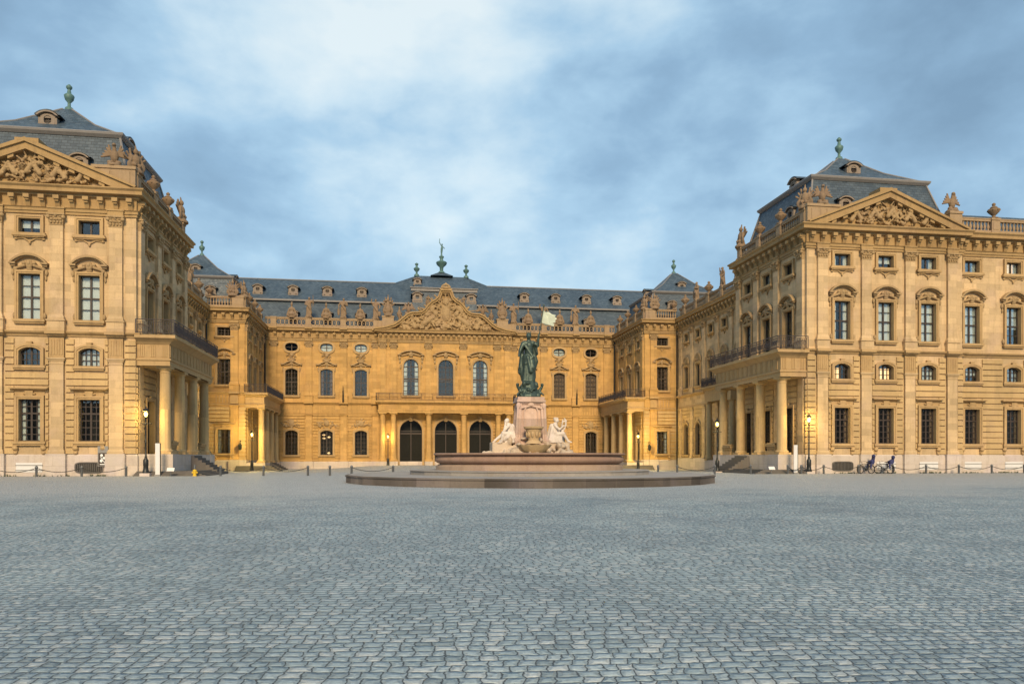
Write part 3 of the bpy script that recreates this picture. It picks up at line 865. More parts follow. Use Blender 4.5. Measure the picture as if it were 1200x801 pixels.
# ------------------------------------------------------------------ side wings
LABEL = {1: ('palace_wing', 'right palace wing with two parked bicycles before its pedimented front'),
         -1: ('palace_wing', 'left palace wing of yellow sandstone, cropped by the photo edge, tallest building front')}
SITE = {}
def wing(s):
    B = Building(*LABEL[s], 'palace', (s * 34.0, 67.0, 0), 'wall')
    def pth(L):
        L = [(s * x, y) for x, y in L]
        return L if s > 0 else L[::-1]
    x0 = 26.73; W2 = 32.35
    full = pth([(55.4, 60.4), (41.38, 60.4), (41.38, 60.0), (x0, 60.0), (x0, 73.4), (W2, 73.4), (W2, 104.45)])
    segs = {}
    names = ['outer', 'step', 'front', 'court', 'ret', 'recess']
    if s < 0: names = names[::-1]
    for nm, a, b in zip(names, full, full[1:]): segs[nm] = frame(a, b)
    def U(seg, d, inner_first):      # distance from the court/front end -> u
        L = segs[seg][2]
        return (d if inner_first else L - d) if s > 0 else (L - d if inner_first else d)
    r = random.Random(40 + s)
    # cornice & ledges & plinth
    c = B.m('cornice'); c.sweep(full, CORN)
    lp = pth([(55.4, 60.4), (41.38, 60.4), (41.38, 60.0), (x0, 60.0), (x0, 73.4), (W2 - .0, 73.4)])
    B.m('string_course').sweep(lp, ledge_prof(10.55))
    B.m('string_course').sweep(pth([(W2, 73.4), (W2, 104.45)]), ledge_prof(10.05))
    B.m('plinth').sweep(lp, plinth_prof(1.6)); B.m('plinth').sweep(pth([(W2, 73.4), (W2, 104.45)]), plinth_prof(1.3))
    # ---------------- front pavilion
    F = segs['front']; holes = []; ex = []
    up = r.choice
    for i, d in enumerate((3.2, 7.25, 11.3)):
        u = U('front', d, True)
        holes += [(u, 1.45, 2.55, 3.05), (u, 1.45, 8.05, 1.33), (u, 1.45, 11.4, 3.3), (u, 1.45, 17.65, 1.06)]
        B.window(F, 'ground', u, 2.55, (1, 'brown_curtain') if s > 0 else (1, 'curtain') if i else None)
        wm = B.window(F, 'mezz', u, 8.05, (0, 'curtain') if (i + (s > 0)) % 3 == 0 else None)
        if s > 0 and i in (0, 1):
            wm2 = MB(); wm2.fb(-.66, .66 if i else .05, -.46, -.44, .1, 1.0); ob('blind_glint_panel', wm2.mesh('blind_glint_panel', M['blind_glint']), wm)  # glowing panel stands in for warm reflections in these mezzanine panes
        B.window(F, 'main', u, 11.4, (1, 'curtain') if s > 0 and i == 0 else (0, 'curtain'))
        B.window(F, 'attic', u, 17.65, (2, 'curtain') if i == 1 else (1, 'curtain') if s > 0 else None)
        ex += [(u - 1.05, u + 1.05, 1.5, 6.4), (u - 1.05, u + 1.05, 7.75, 9.75)]
    for d in (1.35, 5.4, 9.5, 13.55):
        u = U('front', d, True)
        pilaster(B, F, 'up_front', u); pilaster(B, F, 'low_front', u)
        ex.append((u - .58, u + .58, 0, 12))
        k = B.m('string_course', F[0])
        k.fb(u - .5, u + .5, 0, .2, 8.65, 10.18)            # fluted block over the lower pilaster
        for q in range(5): k.fb(u - .42 + q * .18, u - .31 + q * .18, .2, .235, 8.85, 9.95)
        k.fb(u - .68, u + .68, .1, .58, 10.33, 10.555); k.fb(u - .6, u + .6, .1, .4, 10.2, 10.33)
        k2 = B.m('plinth', F[0]); k2.fb(u - .68, u + .68, .1, .42, -.9, 1.625)
        c = B.m('cornice', F[0]); c.fb(u - .55, u + .55, 0, .30, 19.095, 19.47); c.fb(u - .6, u + .6, 0, .36, 19.46, 19.565)
    B.wall(F, -.5, 21.1, holes)
    B.rustic(F, 1.64, 10.0, ex)
    B.modillions(F, .35, F[2] - .35, 19.55)
    # basement boards and cellar grille
    for i, d in enumerate((3.2, 7.25, 11.3)):
        u = U('front', d, True)
        if i == 0:
            g = MB(); g.T = F[0]
            oo = [(u + .9 * math.copysign(abs(math.cos(t)) ** .45, math.cos(t)), .62 + .34 * math.copysign(abs(math.sin(t)) ** .45, math.sin(t))) for t in [2 * PI * q / 20 for q in range(20)]]
            g.prism(oo, .13, .16)
            B.part('cellar_dark_plate', g.mesh('cellar_dark_plate', M['inner']))  # near-black plate stands in for the shaded hole behind the grille
            g = MB(); g.T = F[0]; g.ring(oo, [(u + (p[0] - u) * 1.1, .62 + (p[1] - .62) * 1.22) for p in oo], .1, .2)
            for q in range(-6, 7): g.fb(u + q * .13 - .02, u + q * .13 + .02, .16, .19, .3, .94 - abs(q) * .01)
            B.part('cellar_grille', g.mesh('cellar_grille', M['steps']))
        else:
            g = MB(); g.T = F[0]; g.fb(u - .88, u + .88, .13, .17, .3, .98)
            o = B.part('basement_board', g.mesh('basement_board', M['white']))
            g = MB(); g.T = F[0]
            for zz in (.42, .78): g.fb(u - .92, u + .92, .165, .2, zz, zz + .05)
            ob('batten', g.mesh('batten', M['grey']), o, world=False)
    # ---------------- outer bays
    F = segs['outer']; holes = []; ex = []
    for i, d in enumerate((1.2, 5.33, 9.45, 13.0)):
        u = U('outer', d, True)
        holes += [(u, 1.45, 2.55, 3.05), (u, 1.45, 8.05, 1.33), (u, 1.45, 11.4, 3.3), (u, 1.45, 17.65, 1.06)]
        B.window(F, 'ground', u, 2.55, (1, 'brown_curtain')); B.window(F, 'mezz', u, 8.05, (0 if i else 2, 'curtain')); B.window(F, 'main', u, 11.4, (0 if i != 1 else 2, 'curtain'))
        w = B.window(F, 'attic', u, 17.65, (1, 'curtain'))
        if s > 0 and i == 1:
            g = MB(); g.fb(-.66, .66, -.46, -.44, .06, 1.0); ob('blind_glint_panel', g.mesh('blind_glint_panel', M['blind_glint']), w)
        ex += [(u - 1.05, u + 1.05, 1.5, 6.4), (u - 1.05, u + 1.05, 7.75, 9.75)]
        g = MB(); g.T = F[0]; g.fb(u - .88, u + .88, .13, .17, .3, .98)
        o = B.part('basement_board', g.mesh('basement_board', M['white']))
        g = MB(); g.T = F[0]
        for zz in (.42, .78): g.fb(u - .92, u + .92, .165, .2, zz, zz + .05)
        ob('batten', g.mesh('batten', M['grey']), o, world=False)
    B.wall(F, -.5, 21.1, holes); B.rustic(F, 1.64, 10.0, ex)
    B.modillions(F, .4, F[2] - .4, 19.55)
    Fo = F
    B.balustrade(F, .1 if s > 0 else 0, F[2] - (0 if s > 0 else .1), 21.2, [U('outer', d, True) for d in (3.66, 8.0, 12.4)])
    F = segs['step']; B.wall(F, -.5, 21.1, [], inner=0)
    # ---------------- pediment on the front
    F = segs['front']; L = F[2]; m = L / 2
    t = B.m('pediment', F[0])
    za, ze = 24.2, 21.12
    sl = (za - ze) / (m + .05)
    t.prism([(.3, 21.15), (L - .3, 21.15), (m, 23.75)], -.5, .06)
    for sg in (-1, 1):
        def X(q): return m + sg * q
        pts = [(X(m + .05), ze + .0), (X(0), za), (X(0), za - .62), (X(m - 1.45), ze)]
        t.prism(pts if sg < 0 else pts[::-1], -.55, .60)
        pts = [(X(m + .22), ze + .12), (X(0), za + .17), (X(0), za - .12), (X(m + .12), ze - .0)]
        t.prism(pts if sg < 0 else pts[::-1], -.6, .76)
        for q in range(1, 7):                      # sloping modillions
            xx = q * 1.02; zc = za - sl * xx
            pp = [(X(xx - .2), zc - .62 + sl * .2), (X(xx + .2), zc - .62 - sl * .2), (X(xx + .2), zc - .86 - sl * .2), (X(xx - .2), zc - .86 + sl * .2)]
            t.prism(pp, .05, .5)
    t.fb(m - .8, m + .8, -1.2, .4, za - .2, za + .24)
    rel = scatter_relief(8.2, 2.0, 11 + s, 150, .42, lambda x, z: z < 1.8 * (1 - abs(x) / 4.9) and z > .0, False, .55)
    for q in range(9):                       # small reclining figures in the relief
        x = -3.4 + q * .85; zz = .1 + .5 * max(0, 1 - abs(x) / 3.6)
        rel.cap((x, -.2, zz + .15), (x + .3 * (-1) ** q, -.25, zz + .6), .2, .16); rel.ell((x + .36 * (-1) ** q, -.28, zz + .82), .13)
    me = remeshed(rel, 'relief', M['carve'], .036, 1)
    p = F[0] @ Vector((m, -.08, 21.3)); B.part('relief', me, p, F[1])
    # ---------------- parapet behind the pediment
    t = B.m('parapet', F[0])
    t.fb(.06, L - .02, -1.1, -.62, 21.19, 22.55); t.fb(.0, L, -1.16, -.56, 22.45, 22.62)
    ua, ub = (0., 3.1) if s > 0 else (L - 3.1, L)
    t.fb(ua + .06, ub - .06, -.6, .02, 21.2, 22.72); t.fb(ua, ub, -.62, .1, 22.68, 22.9); t.fb(ua + .02, ub - .02, -.6, .08, 21.18, 21.42)
    for q in (.85, 2.25): 
        uu = ua + q if s > 0 else ub - q
        t.fb(uu - .42, uu + .42, .02, .07, 21.6, 22.5)
    uo0, uo1 = (L - 1.2, L) if s > 0 else (0, 1.2)
    t.fb(uo0, uo1, -.6, .02, 21.2, 22.72); t.fb(uo0 - .05, uo1 + .05, -.62, .1, 22.68, 22.9)
    # ---------------- court side of the pavilion
    F = segs['court']; L = F[2]; holes = []; ex = []
    for i, d in enumerate((2.9, 6.9, 10.75)):
        u = U('court', d, False)
        holes += [(u, 1.6, 1.62, 4.1), (u, 1.45, 11.0, 3.3), (u, 1.45, 17.4, 1.06)]
        B.window(F, 'portico_door', u, 1.62); B.window(F, 'main', u, 11.0, (2, 'curtain') if i == 2 else None); B.window(F, 'attic', u, 17.4, (1, 'curtain') if i == 1 else None)
        ex.append((u - 1.05, u + 1.05, 1.0, 6.0))
    for d in (.8, 4.95, 8.9, 12.7):
        u = U('court', d, False)
        pilaster(B, F, 'up_front', u)
        ex.append((u - .6, u + .6, 0, 12))
        c = B.m('cornice', F[0]); c.fb(u - .55, u + .55, 0, .30, 19.095, 19.47); c.fb(u - .6, u + .6, 0, .36, 19.46, 19.565)
        k2 = B.m('wall', F[0]); k2.fb(u - .45, u + .45, 0, .16, 1.6, 8.2)
    B.wall(F, -.5, 21.1, holes); B.rustic(F, 1.64, 8.2, ex)
    B.modillions(F, .35, L - .35, 19.55)
    B.balustrade(F, .3, L - .3, 21.2, [U('court', d, False) for d in (.75, 4.9, 8.9, 12.9)])
    # portico
    px = x0 - 1.8; ya, yb = 60.12, 73.3
    e = B.m('entablature')
    xa, xb = sorted((s * (x0 - .02), s * (x0 - 2.3)))
    e.box(xa, xb, ya, yb, 8.2, 9.95)
    e.box(xa, xb, ya - .06, yb, 8.72, 8.9) if False else None
    ep = [(x0, ya), (x0 - 2.3, ya), (x0 - 2.3, yb), (x0, yb)]
    epm = pth(ep)
    e.sweep(epm, [(-.2, 8.2), (.05, 8.2), (.05, 8.55), (.14, 8.6), (.14, 8.72), (0, 8.76), (-.2, 8.76)])
    e.sweep(epm, [(-.2, 9.8), (.04, 9.8), (.16, 9.95), (.36, 10.1), (.56, 10.2), (.56, 10.42), (-.2, 10.56)])
    e.box(xa, xb, ya + .1, yb - .1, 9.94, 10.53)
    tn = 16                                   # triglyph fluting on the frieze
    Fe = frame(*(((s * (x0 - 2.3), ya), (s * (x0 - 2.3), yb)) if s > 0 else ((s * (x0 - 2.3), yb), (s * (x0 - 2.3), ya))))
    e2 = B.m('entablature', Fe[0])
    for q in range(27):
        if q % 2 == 0: 
            for w in (-.14, 0, .14): e2.fb(.3 + q * .47 + w - .045, .3 + q * .47 + w + .045, 0, .05, 8.85, 9.75)
    Fe = frame(*(((s * x0, ya), (s * (x0 - 2.3), ya)) if s > 0 else ((s * (x0 - 2.3), ya), (s * x0, ya))))
    e2 = B.m('entablature', Fe[0])
    for q in (.35, 1.15, 1.95):
        for w in (-.14, 0, .14): e2.fb(q + w - .045, q + w + .045, 0, .05, 8.85, 9.75)
    B.m('entablature').T = None
    for Y in (60.85, 64.75, 68.7, 72.6): column(B, s * px, Y, 1.62, 8.2)
    st = B.m('portico_plinth')
    for (y0, y1) in ((60.1, 61.7), (72.0, 73.4)):
        xx = sorted((s * (x0 - 2.55), s * (x0 - .05))); st.box(xx[0], xx[1], y0, y1, -.4, 1.615)
    xx = sorted((s * (x0 - 2.5), s * (x0 - .06)))
    st.box(xx[0], xx[1], 61.69, 72.01, -.4, 1.6)
    ps = B.m('portico_steps')
    for q in range(8):
        dd = .3 * (8 - q); xx = sorted((s * (x0 - 2.45 - dd), s * (x0 - 2.4))); 
        ps.box(xx[0], xx[1], 65.45 - .02 * (8 - q), 68.0 + .02 * (8 - q), -.4 + .001 * q, .19 * (q + 1))
    for q in range(4):         # broad lower steps round the front of the portico
        dd = .34 * (4 - q); xx = sorted((s * (x0 - 2.6 - dd - 1.2), s * (x0 - .1))); 
        ps.box(xx[0], xx[1], 59.98 - dd * .8, 65.3, -.4, .085 * (q + 1) + .002)
    # stone parapets between the columns
    for (y0, y1) in ((61.5, 63.2), (70.3, 72.0)):
        F2 = frame(*(((s * (x0 - 2.2), y0), (s * (x0 - 2.2), y1)) if s > 0 else ((s * (x0 - 2.2), y1), (s * (x0 - 2.2), y0))))
        B.balustrade(F2, 0, F2[2], 1.6, [], name='portico_balustrade', h=.95)
    zt = 10.55
    xr = s * (x0 - 2.75)
    B.iron_rail([(s * (x0 - .05), ya - .42), (xr, ya - .42), (xr, yb + .3), (s * x0, yb + .3)], zt)
    # ---------------- return wall and recessed arcade
    F = segs['ret']; B.wall(F, -.5, 21.1, [], inner=0)
    F = segs['recess']; L = F[2]; holes = []; ex = []
    ds = [3.0 + 4.1 * q for q in range(7)]
    for i, d in enumerate(ds):
        u = U('recess', d, False)
        holes += [(u, 1.6, 1.7, 4.3), (u, 1.4, 10.9, 3.0), (u, 1.3, 17.4, 1.05)]
        B.window(F, 'arcade', u, 1.7); B.window(F, 'main_niche', u, 10.9, (1, 'curtain') if i % 3 == 0 else None); B.window(F, 'attic_side', u, 17.4)
        ex.append((u - 1.05, u + 1.05, 1.0, 6.4))
    for q in range(8):
        d = .95 + 4.1 * q
        u = U('recess', min(d, 30.3), False)
        pilaster(B, F, 'up_recess', u); pilaster(B, F, 'low_recess', u)
        ex.append((u - .55, u + .55, 0, 12))
        k = B.m('string_course', F[0]); k.fb(u - .6, u + .6, .1, .5, 9.85, 10.055)
    B.wall(F, -.8, 21.1, holes); B.rustic(F, 1.34, 8.2, ex)
    B.modillions(F, .6, L - .6, 19.55)
    k = B.m('string_course', F[0]); k.fb(0, L, 0, .13, 8.2, 8.45); 
    u0, u1 = sorted((U('recess', .3, False), U('recess', 30.8, False)))
    B.balustrade(F, u0, u1, 21.2, [U('recess', d, False) for d in (4, 8.2, 12.4, 16.5, 20.7, 24.8, 28.9)])
    # small court balcony on two columns
    xa, xb = sorted((s * (W2 - .02), s * (W2 - 1.9)))
    e = B.m('court_balcony'); e.T = None; e.box(xa, xb, 82.9, 90.4, 8.2, 9.7)
    e.sweep(pth([(W2, 82.9), (W2 - 1.9, 82.9), (W2 - 1.9, 90.4), (W2, 90.4)]), [(-.2, 9.6), (.05, 9.6), (.4, 9.85), (.4, 10.03), (-.2, 10.1)])
    e.box(xa, xb, 83, 90.3, 9.69, 10.08)
    column(B, s * (W2 - 1.5), 83.4, 1.0, 8.2, .36); column(B, s * (W2 - 1.5), 89.9, 1.0, 8.2, .36)
    st.box(xa, xb, 82.9, 90.4, -.8, 1.005)
    B.iron_rail([(s * W2, 82.6), (s * (W2 - 2.2), 82.6), (s * (W2 - 2.2), 90.7), (s * W2, 90.7)], 10.1)
    # drainpipe at the inner corner
    dp = MB(); dp.tube((s * (W2 - .22), 104.25, .1), (s * (W2 - .22), 104.25, 19.4), .09, None, 8)
    B.part('drainpipe', dp.mesh('drainpipe', M['blackiron']))
    # wall lantern bracket near the portico
    lb = MB(); xq = s * (x0 + .35)
    # roofs
    rf = pavilion_roof(B, s * (x0 + 7.45), 67.2, 6.75, 6.35, 21.1, 5.5, 4.75, 26.05, 29.75)
    cx = s * (x0 + 7.45)
    inn = -s * PI / 2
    for ddx in (-3.0, 3.0): dormer(B, rf, cx + ddx, 61.35, 22.9, 0, 1.0, 'round', 1.0)
    dormer(B, rf, cx - 0.4 * 1, 64.25, 27.0, 0, 1.1, 'oval', 1.6)
    dormer(B, rf, cx - s * 4.7, 67.2, 26.35, inn if True else 0, 1.1, 'oval', 1.6)
    dormer(B, rf, cx - s * 6.2, 65.0, 23.0, inn, 1.0, 'round', 1.0)
    ro = B.m('outer_roof')
    xx = sorted((s * 40.5, s * 55.4))
    ro.add([(xx[0], 61.4, 21.1), (xx[1], 61.4, 21.1), (xx[1], 64.6, 24.2), (xx[0], 64.6, 24.2), (xx[1], 76, 24.4), (xx[0], 76, 24.4), (xx[0], 76, 21.1), (xx[1], 76, 21.1)],
           [(0, 1, 2, 3), (3, 2, 4, 5), (0, 3, 5, 6), (1, 7, 4, 2), (6, 5, 4, 7)])
    xi, xo = s * (W2 + 1.2), s * (W2 + 11)
    ro.add([(xi, 72, 21.1), (xi, 105, 21.1), (s * (W2 + 4.5), 105, 24.2), (s * (W2 + 4.5), 72, 24.2), (xo, 72, 24.2), (xo, 105, 24.2), (xo, 72, 21.1), (xo, 105, 21.1)],
           [(0, 1, 2, 3), (3, 2, 5, 4), (0, 3, 4, 6), (1, 7, 5, 2), (4, 5, 7, 6)])
    # back walls so that the shell is closed
    bw = B.m('back_wall'); xx = sorted((s * (W2 + 10.5), s * (W2 + 11)))
    bw.box(xx[0], xx[1], 75.5, 105, -.5, 21.3); xx = sorted((s * (W2 + 11), s * 55.4)); bw.box(xx[0], xx[1], 75.5, 76, -.5, 21.3)
    xx = sorted((s * 55.2, s * 55.5)); bw.box(xx[0], xx[1], 60.5, 76, -.5, 21.3)
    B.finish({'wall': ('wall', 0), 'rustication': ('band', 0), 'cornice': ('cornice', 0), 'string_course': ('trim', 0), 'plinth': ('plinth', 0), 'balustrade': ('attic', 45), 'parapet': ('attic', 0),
              'pediment': ('cornice', 0), 'entablature': ('trim', 0), 'court_balcony': ('trim', 0), 'portico_plinth': ('plinth', 0), 'portico_steps': ('steps', 0), 'portico_balustrade': ('trim', 45), 'outer_roof': ('slate', 0), 'dark_backing': ('inner', 0), 'back_wall': ('wall', 0)})
    SITE[s] = B
    return B
wing(1); wing(-1)

# ------------------------------------------------------------------ corner pavilions at the back of the court
Yc = 119.28
def cpav(s):
    B = Building('corner_pavilion', ('right' if s > 0 else 'left') + ' corner pavilion with pointed slate roof, between wing and central building', 'palace', (s * 34, 112, -.4), 'court')
    x0 = 27.38; W2 = 32.35
    def pth(L):
        L = [(s * x, y) for x, y in L]
        return L if s > 0 else L[::-1]
    full = pth([(W2 + .1, 104.5), (x0, 104.5), (x0, Yc + .1)])
    names = ['front', 'side'] if s > 0 else ['side', 'front']
    segs = {nm: frame(a, b) for nm, a, b in zip(names, full, full[1:])}
    def U(seg, d, inner_first):
        L = segs[seg][2]
        return (d if inner_first else L - d) if s > 0 else (L - d if inner_first else d)
    B.m('cornice').sweep(full, [(n, z - .12) for n, z in CORN])
    B.m('string_course').sweep(full, ledge_prof(9.95)); B.m('string_course').sweep(full, [(0, 8.2), (.07, 8.2), (.1, 8.36), (0, 8.4)])
    B.m('plinth').sweep(full, plinth_prof(1.0))
    F = segs['front']; u = U('front', 2.57, True)
    B.window(F, 'ground_corner', u, 1.86, (1, 'curtain')); B.window(F, 'main_corner', u, 10.9, (1, 'brown_curtain')); B.window(F, 'attic_corner', u, 17.3)
    B.wall(F, -.9, 21., [(u, 1.75, 1.86, 3.15), (u, 1.75, 10.9, 3.35), (u, 1.75, 17.3, 1.1)])
    up = U('front', 1.3, True); ex = [(u - 1.2, u + 1.2, 1.0, 5.9), (up - .6, up + .6, 0, 12)]
    pilaster(B, F, 'up_cpav', up); pilaster(B, F, 'low_cpav', up)
    k = B.m('string_course', F[0]); k.fb(up - .65, up + .65, .1, .5, 9.7, 9.955); k.fb(up - .5, up + .5, 0, .2, 8.4, 9.6)
    for q in range(5):
        uu = U('front', 2.0 + q * .4, True); k.fb(uu - .06, uu + .06, 0, .05, 8.5, 9.5)
    c = B.m('cornice', F[0]); c.fb(up - .55, up + .55, 0, .3, 18.97, 19.35)
    B.m('plinth', F[0]).fb(up - .7, up + .7, .1, .4, -.9, 1.02)
    B.rustic(F, 1.04, 8.2, ex); B.modillions(F, .3, F[2] - .5, 19.43)
    B.balustrade(F, .2, F[2] - .2, 21.06, [U('front', .9, True)], pw=1.5, h=1.45)
    # lantern bracket on the rusticated corner
    ub = U('front', .45, True); lb = MB(); lb.T = F[0]
    lb.tube((ub, 0, 3.4), (ub, -.9, 3.6), .035); lb.tube((ub, 0, 3.0), (ub, -.7, 3.55), .025); lb.tube((ub, -.85, 3.6), (ub, -.85, 3.2), .03)
    lb.lathe([(.08, 0), (.2, .1), (.24, .55), (.3, .6), (.12, .8), (.03, .95)], ub, -.85, 2.3, 6)
    B.part('wall_lantern', lb.mesh('wall_lantern', M['blackiron']))
    # court side
    F = segs['side']; L = F[2]; holes = []; ex = []
    for d in (2.5, 6.6, 10.7):
        u = U('side', d, False)
        holes += [(u, 1.6, .9, 4.1), (u, 1.4, 10.7, 3.2), (u, 1.3, 17.2, 1.05)]
        B.window(F, 'portico_door', u, .9); B.window(F, 'main_side', u, 10.7); B.window(F, 'attic_side', u, 17.2)
        ex.append((u - 1.1, u + 1.1, 0, 5.6))
    for d in (.75, 4.55, 8.65, 12.75):
        u = U('side', d, False); pilaster(B, F, 'up_cpav', u); ex.append((u - .5, u + .5, 0, 12))
        c = B.m('cornice', F[0]); c.fb(u - .55, u + .55, 0, .3, 18.97, 19.35)
    B.wall(F, -.9, 21., holes); B.rustic(F, 1.04, 8.2, ex); B.modillions(F, .3, L - .9, 19.43)
    u0, u1 = sorted((U('side', .2, False), U('side', L - .4, False)))
    B.balustrade(F, u0, u1, 21.06, [U('side', d, False) for d in (.8, 4.6, 8.7, 12.8)], h=1.45)
    # portico
    ya, yb = 104.62, 118.9
    xa, xb = sorted((s * (x0 - .02), s * (x0 - 2.45)))
    e = B.m('entablature'); e.box(xa, xb, ya, yb, 7.9, 9.6)
    ep = pth([(x0, ya), (x0 - 2.45, ya), (x0 - 2.45, yb)])
    e.sweep(ep, [(-.2, 7.9), (.05, 7.9), (.05, 8.2), (.14, 8.25), (.14, 8.36), (0, 8.4), (-.2, 8.4)])
    e.sweep(ep, [(-.2, 9.3), (.05, 9.3), (.35, 9.55), (.5, 9.65), (.5, 9.85), (-.2, 9.97)])
    e.box(xa, xb, ya + .1, yb - .1, 9.59, 9.94)
    for Y in (105.15, 109.1, 113.1, 117.3): column(B, s * (x0 - 2.0), Y, .62, 7.9, .42, 'band')
    B.m('portico_plinth').box(xa - .1, xb + .1, 104.63, 118.95, -.9, .62)
    ps = B.m('portico_steps')
    for q in range(6):
        dd = .3 * (6 - q); xx = sorted((s * (x0 - 2.5 - dd), s * (x0 - 2.4))); ps.box(xx[0], xx[1], 108.9 - dd * .1, 113.2 + dd * .1, -.9, -.42 + .17 * (q + 1))
        xx = sorted((s * (x0 - 2.45 - dd * 1.2), s * (x0 + 1.))); 
        if q < 4: ps.box(xx[0], xx[1], 104.5 - dd * .8, 106, -.9, -.45 + .17 * (q + 1) + .002)
    B.iron_rail([(s * x0, ya - .35), (s * (x0 - 2.85), ya - .35), (s * (x0 - 2.85), yb)], 9.98)
    dp = MB(); dp.tube((s * (x0 - .2), Yc - .35, .1), (s * (x0 - .2), Yc - .35, 20.3), .1, None, 8)
    B.part('drainpipe', dp.mesh('drainpipe', M['blackiron']))
    # roof
    rf = pavilion_roof(B, s * 34.55, 112.0, 6.25, 6.35, 21.0, 5.1, 5.3, 25.4, 29.55)
    dormer(B, rf, s * 34.55, 108.6, 26.3, 0, 1.0, 'oval', 1.6); dormer(B, rf, s * 32.0, 105.9, 22.8, 0, 1.05, 'round', 1.0)
    dormer(B, rf, s * 29.9, 112, 25.7, -s * PI / 2, 1.0, 'oval', 1.6); dormer(B, rf, s * 28.7, 109.5, 22.8, -s * PI / 2, 1.0, 'round', 1.0)
    bw = B.m('back_wall'); xx = sorted((s * 40.5, s * 41)); bw.box(xx[0], xx[1], 104.6, 119, -.5, 21.2); xx = sorted((s * 27.6, s * 41)); bw.box(xx[0], xx[1], 119.4, 119.8, -.5, 21.2)
    B.finish({'wall': ('court', 0), 'rustication': ('band', 0), 'cornice': ('cornice', 0), 'string_course': ('trim', 0), 'plinth': ('plinth', 0), 'balustrade': ('attic', 45),
              'entablature': ('trim', 0), 'portico_plinth': ('plinth', 0), 'portico_steps': ('steps', 0), 'dark_backing': ('inner', 0), 'back_wall': ('court', 0)})
cpav(1); cpav(-1)

# ------------------------------------------------------------------ central building
RELIEF = {}
def crest(seed, w=2.9, h=1.35):
    if seed not in RELIEF:
        RELIEF[seed] = remeshed(scatter_relief(w, h, seed, 42, .16, lambda x, z: z < h * (1.05 - abs(x) / w * 1.1), True, .8), 'relief', M['carve'], .036, 1)
    return RELIEF[seed]

